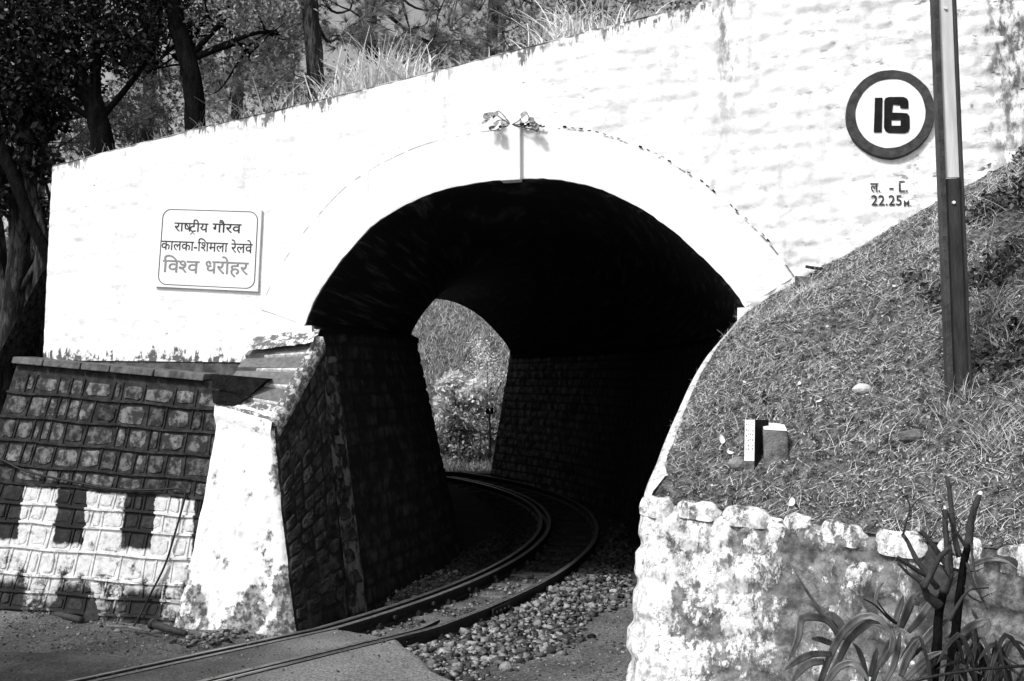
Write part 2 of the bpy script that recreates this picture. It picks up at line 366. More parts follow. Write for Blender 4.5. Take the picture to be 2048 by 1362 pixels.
M_barkd = mat('dark_bark', .003, .012, 10, .95, .9, stretch=(2, 2, .4), bdist=.04, spec=.04)
M_stem = mat('shrub_bark', .012, .045, 16, .8, .4, stretch=(1, 1, .5))
def leafmat(name, lo, hi, trans=.35, rough=.45, spec=.4):
    m = bpy.data.materials.new(name); m.use_nodes = True; N = m.node_tree.nodes; L = m.node_tree.links
    b = N['Principled BSDF']; b.inputs['Roughness'].default_value = rough; b.inputs['Specular IOR Level'].default_value = spec
    at = N.new('ShaderNodeAttribute'); at.attribute_name = 'rnd'
    r = N.new('ShaderNodeMapRange'); r.inputs[3].default_value = lo; r.inputs[4].default_value = hi
    L.new(at.outputs['Fac'], r.inputs[0]); L.new(r.outputs[0], b.inputs['Base Color'])
    if trans:
        t = N.new('ShaderNodeBsdfTranslucent'); mx = N.new('ShaderNodeMixShader'); mx.inputs[0].default_value = trans
        L.new(r.outputs[0], t.inputs[0]); L.new(b.outputs[0], mx.inputs[1]); L.new(t.outputs[0], mx.inputs[2])
        L.new(mx.outputs[0], N['Material Output'].inputs[0])
    return m
M_leafb = leafmat('bright_leaf', .12, .85, .4)
M_leafd = leafmat('shade_dark_leaf', .004, .04, .12)  # crown shade carried by a dark leaf colour
M_needle = leafmat('pine_needle', .10, .42, .35, .6)
M_leafbg = leafmat('far_leaf', .06, .8, .4, .5)
M_weed = leafmat('weed_leaf', .012, .11, .15, .5)
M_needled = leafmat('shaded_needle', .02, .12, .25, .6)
M_straw = leafmat('dry_grass', .55, .92, .15, .6)
M_hillgrass = leafmat('hill_grass', .05, .6, .15, .6)
M_flower = leafmat('pale_blossom', .7, .95, .3, .6)
M_strap, g = newmat('strap_leaf', .42, .4)
g.color(g.mix(g.ramp(g.noise(14, (1, 1, .3), 5), .3, .7), .025, .11))

M_sprig = mat('sprig_leaf', .12, .34, 25, .6, .2)
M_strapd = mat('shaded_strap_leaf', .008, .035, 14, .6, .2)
# ------------------------------------------------------------------ grade and track line
def grade(y): return .066 * min(max(0., y - 8.8), 14.)
TC = Vector((-11.15, 15.5, 0)); TR = 12.0; TH0 = math.asin(6.7 / 12)
T0 = Vector((TC.x + TR * math.cos(TH0), 8.8, 0)); TD = Vector((math.sin(TH0), math.cos(TH0), 0)); TN = Vector((TD.y, -TD.x, 0))
def track(s, o, dz=0.):
    if s < 0: p = T0 + TD * s + TN * o
    else:
        a = -TH0 + s / TR; p = TC + Vector((math.cos(a), math.sin(a), 0)) * (TR + o)
    return Vector((p.x, p.y, grade(p.y) + dz))
def track_inv(x, y):
    q = Vector((x, y, 0)) - T0; s = q.dot(TD)
    if s < 0: return s, q.dot(TN)
    q = Vector((x, y, 0)) - TC; return (math.atan2(q.y, q.x) + TH0) * TR, q.length - TR

# ------------------------------------------------------------------ portal wall
TOP = [(-4.80, 4.475), (-3.144, 4.757), (-1.575, 4.985), (.121, 5.272), (1.691, 5.538), (4.307, 5.973), (9, 6.7)]
tx, tz = zip(*TOP)
def topz(x): return np.interp(x, tx, tz)
ARCH = [(-1.985, 2.721), (-1.889, 2.96), (-1.72, 3.22), (-1.548, 3.43), (-1.256, 3.706), (-.821, 3.913), (-.439, 3.995), (-.074, 4.02), (.348, 4.001), (.663, 3.925), (1.014, 3.765), (1.357, 3.519), (1.649, 3.236), (1.853, 3.006), (2.012, 2.76)]
def smooth_poly(P, n):
    P = [Vector(p) for p in P]; out = []
    L = [0]
    for a, b in zip(P, P[1:]): L.append(L[-1] + (b - a).length)
    for k in range(n):
        t = L[-1] * k / (n - 1); i = 0
        while i < len(P) - 2 and L[i + 1] < t: i += 1
        u = (t - L[i]) / (L[i + 1] - L[i])
        p0 = P[max(i - 1, 0)]; p1 = P[i]; p2 = P[i + 1]; p3 = P[min(i + 2, len(P) - 1)]
        out.append(.5 * ((2 * p1) + (p2 - p0) * u + (2 * p0 - 5 * p1 + 4 * p2 - p3) * u * u + (3 * p1 - p0 - 3 * p2 + p3) * u ** 3))
    return out
AC = smooth_poly([(x, 0, z) for x, z in ARCH], 90)
AX = np.array([p.x for p in AC]); AZ = np.array([p.z for p in AC])
portal = empty('tunnel_portal', (0, 9, 0), 'whitewashed stone tunnel portal with a wide arch and sloping parapet', 'tunnel')
PN = {'calm': [(-3.0, 3.5, .75, .55, .15), (3.2, 4.37, .5, .5, .3), (3.2, 3.6, .38, .25, .35)]}
def wall_relief(x, z):
    x = np.asarray(x, float); z = np.asarray(z, float)
    c = courses(x + .10 * fbm(x * 2, z * 5, 3, 91), z - .02 * x + .07 * fbm(x * 2.2, z * 2.5, 3, 92), .17, .30, 2, .03)
    amp = np.interp(x, [-5, 0, 1.5, 4, 6], [.009, .010, .022, .046, .052])
    d = c * amp * .40 + amp * 1.3 * np.abs(fbm(x * 2.6 + .4 * z, z * 8.5, 4, 15)) + .012 * fbm(x * 1.2, z * 1.2, 3, 5) + amp * .9 * fbm(x * 9, z * 15, 3, 8)
    for cx, cz, rx, rz, k in PN['calm']:
        q = np.clip(1.6 - np.sqrt(((x - cx) / rx) ** 2 + ((z - cz) / rz) ** 2), 0, 1)
        d = d * (1 - q * (1 - k))
    return d, c
def wall_grid(x0, x1, botf, nz, dx=.016):
    n = int((x1 - x0) / dx) + 1; xs = np.linspace(x0, x1, n)
    tj = .012 * fbm(xs * 6, xs * 0, 3, 77); top = topz(xs) + tj; bot = botf(xs)
    v = np.linspace(0, 1, nz)[None, :]
    X = np.repeat(xs[:, None], nz, 1); Z = bot[:, None] * (1 - v) + top[:, None] * v
    d, c = wall_relief(X, Z)
    P = np.stack([X + WN.x * d, 9 - WK * X + WN.y * d, Z], -1).reshape(-1, 3)
    return P, grid_faces(n, nz), dict(dtop=(top[:, None] - Z), dbot=Z - (bot[:, None] if x1 < -1.5 else bot[:, None] - 3), wx=X, joint=c)
parts = [wall_grid(-4.80, -1.99, lambda x: 2.44 - .03 * (x + 4.8) + 0 * x, 130), wall_grid(-1.99, 2.02, lambda x: np.interp(x, AX, AZ) + .22, 110), wall_grid(2.02, 6.5, lambda x: 2.2 + 0 * x, 170, .018)]
V = []; F = []; A = {'dtop': [], 'dbot': [], 'wx': [], 'joint': []}; b = 0
for P, f, a in parts:
    V.append(P); F.append(f + b); b += len(P)
    for k in A: A[k].append(a[k].ravel())
obj('wall_face', (np.concatenate(V), np.concatenate(F)), M_white, portal, True, {k: np.concatenate(v) for k, v in A.items()})
# the body of the wall behind its face: thickness, coping top and left end
mb = MB(); TH = -.55
xs = np.linspace(-4.80, 6.5, 60)
for a, c_ in zip(xs, xs[1:]):
    za, zc = float(topz(a)), float(topz(c_))
    mb.add([W(a, za - .006, .008), W(c_, zc - .006, .008), W(c_, zc - .02, TH), W(a, za - .02, TH)], [(0, 1, 2, 3)])
    def lowz(x): return float(np.interp(x, AX, AZ)) + .1 if -1.98 < x < 2.01 else 0.
    mb.add([W(a, lowz(a), TH), W(c_, lowz(c_), TH), W(c_, zc - .02, TH), W(a, za - .02, TH)], [(0, 3, 2, 1)])
mb.add([W(-4.80, 0, 0), W(-4.80, 0, TH), W(-4.80, 4.455, TH), W(-4.80, 4.47, 0)], [(0, 1, 2, 3)])
mb.add([W(-4.80, -.3, -.01), W(-2.0, -.3, -.01), W(-2.0, 2.6, -.01), W(-4.80, 2.6, -.01)], [(0, 1, 2, 3)])
mb.add([W(2.0, -.3, -.01), W(6.5, -.3, -.01), W(6.5, 2.3, -.01), W(2.0, 2.3, -.01)], [(0, 1, 2, 3)])
obj('wall_body', mb, M_cope, portal)
# coping bricks showing through on the crest at the right
mb = MB()
# arch ring
n = len(AC); V = []; E_ = []
across = [0, .02, .08, .16, .24, .32, .40, .462, .48]
for i, p in enumerate(AC):
    t = (AC[min(i + 1, n - 1)] - AC[max(i - 1, 0)]).normalized(); nn = Vector((-t.z, 0, t.x))
    jit = .007 * (random.random() - .5) + .012 * float(fbm(i * .35, 0, 3, 3))
    for k, a in enumerate([(-.001, -.3)] + [(a, .011) for a in across] + [(.486, -.02)]):
        aa, dd = a; q = p + nn * (aa + (jit if k < 2 else 0) + 0)
        if k in (1,): dd = .008
        dd += .005 * float(fbm(q.x * 4, q.z * 4, 3, 4)) if dd > 0 else 0
        V.append(W(q.x, q.z, dd)); E_.append((.48 - aa if k > 0 else .3) + (.007 if q.x < .1 else 0))
m_ = len(across) + 2
F = grid_faces(n, m_)
obj('arch_ring', (V, F.tolist()), M_ring, portal, False, {'edge': E_})
# keystone and springers
def keyst():
    b = MB(); x0, x1 = -.092, .088; z0, z1 = 3.998, 4.585
    pts = []
    for zz, dd in ((z0, .0), (z1, .0)):
        pts += [W(x0, zz, -.2), W(x1, zz, -.2), W(x1, zz, .060), W(x0, zz, .060)]
    b.hexa(pts); return b
ks = obj('keystone', keyst(), M_ring, portal, attrs={'edge': [.3] * 8})
bv = ks.modifiers.new('bevel', 'BEVEL'); bv.width = .008; bv.segments = 2
mb = MB().hexa([W(-2.10, 2.50, -.3), W(-1.895, 2.55, -.3), W(-1.895, 2.55, .03), W(-2.10, 2.50, .03), W(-2.10, 2.71, -.3), W(-1.905, 2.71, -.3), W(-1.905, 2.71, .032), W(-2.10, 2.71, .032)])
obj('springer', mb, M_ring, portal, attrs={'edge': [.3] * 8})
mb = MB().hexa([W(1.93, 2.3, -.3), W(2.12, 2.3, -.3), W(2.12, 2.3, .002), W(1.93, 2.3, .03), W(1.95, 2.755, -.3), W(2.10, 2.76, -.3), W(2.10, 2.76, .003), W(1.95, 2.755, .031)])
obj('springer', mb, M_ring, portal, attrs={'edge': [.3] * 8})

# ------------------------------------------------------------------ tunnel lining
ST = [  # left foot, right foot (x,y), batter left, batter right
    ((-1.50, 9.37), (1.55, 8.63), .40, .42), ((-1.04, 10.78), (1.78, 10.3), .50, .45), ((-.70, 11.94), (2.0, 12.0), .62, .5), ((-.63, 13.1), (2.1, 13.8), .66, .5),
    ((-.95, 15.0), (2.0, 15.8), .6, .5), ((-1.5, 17.2), (1.50, 18.1), .55, .52), ((-2.2, 19.0), (.66, 20.4), .55, .55), ((-2.95, 20.7), (-.50, 22.4), .55, .55)]
def cr(P, t):
    i = min(int(t), len(P) - 2); u = t - i
    p0, p1, p2, p3 = [np.array(P[min(max(k, 0), len(P) - 1)], float) for k in (i - 1, i, i + 1, i + 2)]
    return .5 * (2 * p1 + (p2 - p0) * u + (2 * p0 - 5 * p1 + 4 * p2 - p3) * u * u + (3 * p1 - p0 - 3 * p2 + p3) * u ** 3)
STN = [np.array([a[0], a[1], b[0], b[1], c, d]) for a, b, c, d in ST]
def station(t):
    q = cr(STN, t); l = Vector((q[0], q[1], 0)); r = Vector((q[2], q[3], 0)); ax = (r - l).normalized()
    l.z = grade(l.y) - .2; r.z = grade(r.y) - .2
    zl = l.z + .2 + 2.66; zr = r.z + .2 + 2.64
    if t < .5: k = t / .5; zl = zl * k + 2.67 * (1 - k); zr = zr * k + 2.63 * (1 - k)
    sl = l - ax * q[4]; sr = r + ax * q[5]; sl.z = zl; sr.z = zr
    return l, r, sl, sr, ax
tunnel = empty('tunnel_bore', (0, 12, 0), 'dark sooty curving tunnel bore behind the white arch', 'tunnel')
NS = 150
aa = np.array([[(p.x + 1.985) / 3.997, (p.z - 2.74) / 1.28] for p in AC[::3]])
aa[0] = (0, 0); aa[-1] = (1, 0)
V = []; na = len(aa)
for i in range(NS):
    t = 7 * i / (NS - 1); l, r, sl_, sr_, ax = station(t)
    if i == 0:
        a0 = W(-1.985, 2.721, -.005); b0 = W(2.012, 2.76, -.005)
    else: a0 = sl_ - ax * .07; b0 = sr_ + ax * .07; a0.z += .05; b0.z += .05
    rise = 1.29 - .10 * t / 7
    for k, (u, v) in enumerate(aa):
        p = a0.lerp(b0, u); p.z += v * rise; V.append(p)
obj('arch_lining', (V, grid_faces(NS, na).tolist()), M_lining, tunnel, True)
V = []       # the little ledge at the springing on both sides
for sd in (0, 1):
    V = []
    for i in range(0, NS, 3):
        l, r, sl_, sr_, ax = station(7 * i / (NS - 1)); p = sl_ if sd == 0 else sr_; d = -ax if sd == 0 else ax
        V += [p - d * .05 + Vector((0, 0, -.03)), p - d * .05 + Vector((0, 0, .01)), p + d * .20 + Vector((0, 0, .14))]
    obj('springing_ledge', (V, grid_faces(len(V) // 3, 3).tolist()), M_dark, tunnel)
def side_wall(sd):
    n1, n2 = 360, 84; V = np.zeros((n1, n2, 3)); J = np.zeros((n1, n2)); acc = 0; prev = None
    for i in range(n1):
        l, r, sl_, sr_, ax = station(7 * i / (n1 - 1)); a, b_ = (l, sl_) if sd == 0 else (r, sr_)
        if prev is not None: acc += (a - prev).length
        prev = a.copy(); nrm = ax if sd == 0 else -ax
        v = np.linspace(0, 1, n2); zz = v * 2.86; c_ = courses(np.full(n2, acc), zz, .17, .27, 20 + sd, .016)
        d = c_ * .022 + .02 * fbm(np.full(n2, acc * 8), zz * 8, 3, 30)
        if i == 0: d = d * 0
        P = np.array(a)[None] * (1 - v[:, None]) + np.array(b_)[None] * v[:, None] + np.array(nrm)[None] * d[:, None]
        V[i] = P; J[i] = c_
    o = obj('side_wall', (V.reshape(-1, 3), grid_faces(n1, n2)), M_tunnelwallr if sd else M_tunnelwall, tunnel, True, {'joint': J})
side_wall(0); side_wall(1)
# far portal head wall
l, r, sl_, sr_, ax = station(7); nrm = Vector((-ax.y, ax.x, 0))
a0 = sl_ - ax * .07; b0 = sr_ + ax * .07
pr = [(a0.lerp(b0, u) + Vector((0, 0, v * 1.19 + .05))) for u, v in aa]
mb = MB()
for p, q in zip(pr, pr[1:]): mb.add([p, q, Vector((q.x, q.y, 5.3)), Vector((p.x, p.y, 5.3))], [(0, 1, 2, 3)])
for p, q, f in ((l, sl_, -1), (r, sr_, 1)):
    o_ = q + ax * f * 4
    mb.add([p, Vector((p.x, p.y, p.z)) + ax * f * 4.4, Vector((o_.x, o_.y, 5.3)), Vector((q.x, q.y, 5.3)), q], [(0, 1, 2, 3, 4)])
obj('far_head_wall', mb, M_grey, tunnel)

# ------------------------------------------------------------------ stones helper
def stone(fn, s0, s1, t0, t1, bulge, jit=.12, joint=.006):
    """one rough block on the patch fn(s,t,d); outline irregular, face raised"""
    sc, tc = (s0 + s1) / 2, (t0 + t1) / 2; hs, ht = (s1 - s0) / 2, (t1 - t0) / 2
    V = []; P = []
    base = [(-1, -.62), (-.7, -1), (0, -1), (.7, -1), (1, -.62), (1, .62), (.68, 1), (0, 1), (-.7, 1), (-1, .62)]
    rnd = [(random.uniform(-jit, jit), random.uniform(-jit, jit)) for _ in base]
    tilt = (random.uniform(-.4, .4), random.uniform(-.4, .4))
    for k, (inset, d) in enumerate(((1., 0.), (.94, .8), (.74, 1.))):
        for (a, b_), (ja, jb) in zip(base, rnd):
            a2 = max(-1, min(1, a + ja)) * inset; b2 = max(-1, min(1, b_ + jb)) * inset
            dd = bulge * d * (1 + (tilt[0] * a2 + tilt[1] * b2 if k else 0) + (random.uniform(-.28, .28) if k else 0)) - (.012 if k == 0 else 0)
            V.append(fn(sc + a2 * hs, tc + b2 * ht, dd)); P.append((sc + a2 * hs, tc + b2 * ht))
    V.append(fn(sc, tc, bulge * random.uniform(.9, 1.2))); P.append((sc, tc)); n = len(base)
    Fc = [(k * n + i, k * n + (i + 1) % n, (k + 1) * n + (i + 1) % n, (k + 1) * n + i) for k in (0, 1) for i in range(n)]
    Fc += [(2 * n + i, 2 * n + (i + 1) % n, 3 * n) for i in range(n)]
    return V, Fc, P
def bil(TL, TR_, BL, BR):
    TL, TR_, BL, BR = map(Vector, (TL, TR_, BL, BR)); nr = ((TR_ - TL).cross(BL - TL)).normalized()
    if nr.y > 0: nr = -nr
    return (lambda s, t, d=0.: (TL.lerp(TR_, s)).lerp(BL.lerp(BR, s), t) + nr * d), nr

# ------------------------------------------------------------------ left retaining wall: stones, raised pointing
rw = empty('retaining_wall', (-4.0, 9.5, 0), 'left retaining wall of squared rubble with raised pointing and painted black and white battlement band', 'wall')
rf, rn = bil((-5.00, 10.03, 2.40), (-2.62, 9.22, 2.15), (-5.60, 9.86, -.12), (-2.78, 8.93, -.12))
def rat(s, t): p = rf(s, t); return p.x, t
def rattr(P): return {'px': [rf(s, t).x for s, t in P], 'pt': [t for s, t in P]}
n1, n2 = 60, 40; V = []; P = []
for i in range(n1):
    for j in range(n2):
        s = i / (n1 - 1); t = j / (n2 - 1) * 1.05; V.append(rf(s, t, .008 * float(fbm(s * 30, t * 30, 3)))); P.append((s, t))
obj('mortar_bed', (V, grid_faces(n1, n2).tolist()), M_pmortar, rw, True, rattr(P))
mb = MB(); q = [rf(0, 0), rf(0, 1.05), rf(0, 1.05) + Vector((.3, 1.2, 0)), rf(0, 0) + Vector((.15, .5, 0))]
mb.add(q, [(0, 1, 2, 3)]); mb.add([rf(0, 0, -.0), rf(1, 0), rf(1, 0) + Vector((.1, .5, 0)), rf(0, 0) + Vector((.1, .5, 0))], [(0, 1, 2, 3)])
obj('end_face', mb, M_blackstone, rw)
rows = [.035]
while rows[-1] < 1.0: rows.append(rows[-1] + random.uniform(.056, .100))
rows[-1] = 1.04
for ri, (t0, t1) in enumerate(zip(rows, rows[1:])):
    s = random.uniform(0, .03); k = 0
    # the horizontal pointing strip below this course
    V = []; P = []; ns = 40; tj = t1
    for i in range(ns):
        ss = i / (ns - 1); wv = .0025 * math.sin(ss * 17 + ri) + random.uniform(-.0012, .0012)
        for a, d in ((-.0056, .0), (-.0040, .026), (.0040, .026), (.0056, .0)):
            V.append(rf(ss, tj + a + wv, d + (random.uniform(-.003, .003) if d else 0))); P.append((ss, tj + a))
    if t1 < 1.0: obj('pointing_strip', (V, grid_faces(ns, 4).tolist()), M_pmortar, rw, False, rattr(P))
    while s < .99:
        wd = random.choice((.045, .06, .07, .085, .10, .125)) * random.uniform(.85, 1.15); e = min(s + wd, 1.0)
        if 1.0 - e < .03: e = 1.0
        V, Fc, P = stone(rf, s + .005 + random.uniform(0, .005), e - .005 - random.uniform(0, .005), t0 + .009 + random.uniform(0, .006), t1 - .008 - random.uniform(0, .006), random.uniform(.004, .016), .22)
        obj('stone', (V, Fc), M_pstone, rw, False, rattr(P))
        if e < .995:
            V = []; P = []; lean = random.uniform(-.004, .004)
            for i in range(6):
                tt = t0 + .004 + (t1 - t0 - .008) * i / 5
                for a, d in ((-.0034, 0), (-.0022, .012), (.0022, .012), (.0034, 0)):
                    V.append(rf(e + a + lean * (i / 5 - .5), tt, d)); P.append((e + a, tt))
            obj('pointing_strip', (V, grid_faces(6, 4).tolist()), M_pmortar, rw, False, rattr(P))
        s = e
# coping strip along the head of the wall, with joints
cf, cn = bil((-5.03, 10.02, 2.455), (-2.82, 9.27, 2.225), (-5.03, 10.0, 2.385), (-2.82, 9.25, 2.155))
cuts = [0, .17, .37, .52, .74, .985]
for a, b_ in zip(cuts, cuts[1:]):
    mb = MB(); A_ = cf(a + .003, 0, .03); B_ = cf(b_ - .003, 0, .03); C_ = cf(b_ - .003, 1, .035); D_ = cf(a + .003, 1, .035); bk = Vector((.03, .36, .03))
    mb.hexa([D_, C_, C_ + bk, D_ + bk, A_, B_, B_ + bk, A_ + bk])
    o = obj('coping_stone', mb, M_cope, rw); bv = o.modifiers.new('bevel', 'BEVEL'); bv.width = .012; bv.segments = 2
# broken black slabs between the coping and the wing
for (pts, Y, nm) in (([(424, 748), (536, 757), (500, 790), (424, 776)], 9.10, 'broken_slab'), ([(424, 781), (500, 792), (470, 812), (426, 806)], 9.07, 'broken_slab')):
    fr = [at_y(x, y, Y) for x, y in pts]; bk = [p + Vector((.05, .42, .02)) for p in fr]
    mb = MB().add(fr + bk, [(0, 1, 2, 3), (7, 6, 5, 4), (0, 4, 5, 1), (1, 5, 6, 2), (2, 6, 7, 3), (3, 7, 4, 0)])
    obj(nm, mb, M_blackstone, rw)

# ------------------------------------------------------------------ left wing wall
wing = empty('wing_wall', (-2.3, 9.0, 0), 'left wing wall with whitewashed pier, sloping slate coping and dark stone side', 'wall')
pA, pB, pC = Vector((-3.02, 8.95, -.15)), Vector((-1.84, 8.70, -.15)), Vector((-1.50, 9.37, -.15))
tA, tB, tC, tD = at_y(432, 822, 9.12), at_y(546, 856, 8.95), wall_hit(640, 684), wall_hit(508, 700)
tC = tC + WN * .0; n1, n2 = 70, 100; V = []; Hh = []; Sd = []
for i in range(n1):
    s = i / (n1 - 1)
    for j in range(n2):
        t = j / (n2 - 1); b_ = pA.lerp(pB, s); tt = tA.lerp(tB, s); e = 1 - t
        p = b_.lerp(tt, t); fl = .55 * t * (1 - t)           # flared foot: narrower through the middle
        p = p + (tt - b_).normalized() * 0 + (pB - pA).normalized() * ((.30 * (1 - s) - .10 * s) * fl)
        ru = fbm(s * 9, t * 13, 4, 3) * .05 + fbm(s * 30, t * 40, 2, 8) * .015
        rd = min(s, 1 - s) * 14; rd = -.035 * max(0, 1 - rd) ** 2
        p = p + Vector((-.2, -1, .1)).normalized() * (float(ru) + rd); V.append(p); Hh.append(p.z); Sd.append(s)
obj('pier_face', (V, grid_faces(n1, n2).tolist()), M_pier, wing, True, {'h': Hh, 'side': Sd})
frontR = V[(n1 - 1) * n2:]
# side face of the wing, dark stones
def sidef(s, t, d=0.):       # s 0 front..1 portal plane ; t 0 top..1 foot
    k = (1 - t) * (n2 - 1); i0 = min(int(k), n2 - 2); a = frontR[i0].lerp(frontR[i0 + 1], k - i0)
    b_ = tC.lerp(pC, t); return a.lerp(b_, s) + Vector((.93, -.32, .15)).normalized() * d
V = [sidef(i / 29, j / 39, .004) for i in range(30) for j in range(40)]
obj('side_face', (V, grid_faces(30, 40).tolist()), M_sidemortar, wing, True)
zr = np.linspace(0, 1, 19)
for k in range(1, 18):
    t0, t1 = zr[k], zr[k + 1]; L0 = (sidef(1, t0) - sidef(0, t0)).length; cnt = max(2, int(round(L0 / .17))); off = .5 * (k % 2) / cnt
    eds = sorted({0.02, .97} | {min(.97, max(.02, (i + off + random.uniform(-.12, .12)) / cnt)) for i in range(1, cnt)})
    for a, b_ in zip(eds, eds[1:]):
        if b_ - a < .08: continue
        V, Fc, P = stone(sidef, a + .012, b_ - .012, t0 + .003, t1 - .004, random.uniform(.006, .020), .22)
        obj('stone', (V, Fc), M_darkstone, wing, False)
# quoins at the mouth of the bore, light mortar round dark stones
def quoinf(s, t, d=0.):      # runs from the portal plane 0.42 m into the bore
    l, r, sl_, sr_, ax = station(.3 * s); l.z = -.15; return sl_.lerp(l, t) + ax * d
V = [quoinf(i / 8 * 1.0, .09 + .91 * j / 40, .030 + .006 * random.random()) for i in range(9) for j in range(41)]
obj('quoin_mortar', (V, grid_faces(9, 41).tolist()), M_lightmortar, wing, True)
zr = np.linspace(.10, 1, 14)
for k in range(13):
    a, b_ = ((.08, .62) if k % 2 else (.25, .9)); V, Fc, P = stone(quoinf, a, b_, zr[k] + .008, zr[k + 1] - .012, .052, .25)
    obj('quoin_stone', (V, Fc), M_darkstone, wing, False)
# coping slabs
nS = 5
for k in range(nS):
    a = k / nS; b_ = (k + 1) / nS; ov = .012
    def cp(u, v, h): p = (tA.lerp(tD, v)).lerp(tB.lerp(tC, v), u); return p + Vector((-.12, -.35, .9)).normalized() * h
    lift = .05 + .006 * (nS - k) * 0
    mt = M_slab if k > 0 else M_slabw
    pts = [cp(-.02, a + .012, 0), cp(1.03, a + .012, 0), cp(1.03, b_ - .012, 0), cp(-.02, b_ - .012, 0),
           cp(-.02, a + .012, lift + .012), cp(1.02, a + .012, lift + .014), cp(1.02, b_ - .012, lift - .01), cp(-.02, b_ - .012, lift - .01)]
    o = obj('coping_slab', MB().hexa(pts), mt, wing); bv = o.modifiers.new('bevel', 'BEVEL'); bv.width = .006; bv.segments = 2
    if k:
        pts = [cp(.25, a - .012, .01), cp(1.03, a - .018, .01), cp(1.03, a + .014, .01), cp(.25, a + .004, .01), cp(.3, a - .006, lift + .002), cp(1.035, a - .016, lift + .010), cp(1.035, a + .012, lift + .012), cp(.3, a + .004, lift + .004)]
        obj('mortar_joint', MB().hexa(pts), M_joint, wing)
V = []; 
for i in range(30):
    v = i / 29
    for (u, h) in ((1.0, -.11), (1.055, -.10), (1.07, -.03), (1.055, .045), (.95, .066)):
        V.append(cp(u + .012 * float(fbm(v * 9, u * 20, 3, 2)), v, h + .012 * float(fbm(v * 14, u * 9, 3))))
obj('coping_edge', (V, grid_faces(30, 5).tolist()), M_slabw, wing, True)
V = []
for i in range(24):
    u = i / 23
    for (v, h) in ((-.05, -.10), (-.05, .0), (.0, .055), (.08, .062)):
        V.append(cp(u, v + .02 * float(fbm(u * 7, 0, 3)), h + .012 * float(fbm(u * 12, v * 9, 3))))
obj('coping_nose', (V, grid_faces(24, 4).tolist()), M_pier, wing, True, {'h': [2] * 96, 'side': [0] * 96})
# ragged plaster fillet where coping meets the wall
V = []
for i in range(50):
    u = i / 49; q = tD.lerp(tC, u)
    for (h, d) in ((-.02, .16), (.03, .13), (.07, .05), (.13, .004)):
        V.append(q + WN * (d + .03 * float(fbm(u * 14, h * 20, 3))) + Vector((0, 0, h + .03 * float(fbm(u * 11, h * 9 + 4, 3)))))
obj('plaster_fillet', (V, grid_faces(50, 4).tolist()), M_slabw, wing, True)

# ------------------------------------------------------------------ right retaining wall with its wing
A_px = [(1476, 648, 8.53), (1402, 735, 8.0), (1350, 840, 7.5), (1316, 925, 7.05), (1298, 992, 6.60), (1395, 1006, 6.42), (1550, 1030, 6.15), (1780, 1068, 5.7), (2048, 1098, 5.2), (2500, 1140, 4.5), (3300, 1210, 3.7)]
A_pt = [at_y(*p) for p in A_px]
B_px = [(1476, 642), (1508, 612), (1548, 584), (1590, 560), (1640, 530), (1700, 500), (1800, 440), (1920, 372), (2048, 302), (2250, 190), (2600, 20)]
B_pt = [wall_hit(x, y, -.02) for x, y in B_px]
base = [Vector(p) for p in [(1.50, 8.60, -.2), (1.30, 8.1, -.2), (1.05, 7.4, -.2), (.82, 6.7, -.2), (.66, 6.02, -.2), (1.05, 5.72, -.2), (1.8, 5.45, -.2), (2.45, 5.10, -.2), (3.0, 4.70, -.2), (3.7, 4.1, -.2), (5.0, 3.2, -.2)]]
def c3(P, t): q = cr([np.array(p) for p in P], t); return Vector(q)
rr = empty('rubble_retaining_wall', (2.2, 5.6, 0), 'right retaining wall with flaking whitewash and rounded top stones', 'wall')
n1, n2 = 420, 90; V = np.zeros((n1, n2, 3)); wxa = np.zeros((n1, n2)); dta = np.zeros((n1, n2)); jta = np.zeros((n1, n2)); acc = 0; prev = None
nrms = []
for i in range(n1):
    t = 10 * i / (n1 - 1); a = c3(base, t); b_ = c3(A_pt, t)
    a2 = c3(base, min(t + .05, 9.99)); a1 = c3(base, max(t - .05, 0)); tn = (a2 - a1).normalized(); nr = Vector((tn.y, -tn.x, 0)).normalized()
    if nr.y > 0 and t > 4: nr = -nr
    if t <= 4 and nr.x > 0: nr = -nr
    if prev is not None: acc += (a - prev).length
    prev = a.copy(); v = np.linspace(0, 1, n2)
    zz = v * (b_.z - a.z)
    wu = acc + .10 * fbm(np.full(n2, acc * 3), zz * 3, 3, 55); wz = zz + .08 * fbm(np.full(n2, acc * 3), zz * 3, 3, 56); cc_ = courses(wu, wz, .23, .34, 60, .035); jta[i] = np.clip(cc_ * 2.2, 0, 1)
    d = .034 * cc_ + .05 * fbm(np.full(n2, acc * 2.2), zz * 2.2, 4, 50) + .03 * fbm(np.full(n2, acc * 9), zz * 9, 3, 51)
    d = d - .05 * np.clip((v - .95) / .05, 0, 1)
    P = np.array(a)[None] * (1 - v[:, None]) + np.array(b_)[None] * v[:, None] + np.array(nr)[None] * d[:, None]
    V[i] = P; wxa[i] = acc - 2.75; dta[i] = (1 - v) * (b_.z - a.z)
obj('wall_face', (V.reshape(-1, 3), grid_faces(n1, n2)), M_flake, rr, True, {'wx': wxa, 'dtop': dta, 'joint': jta})
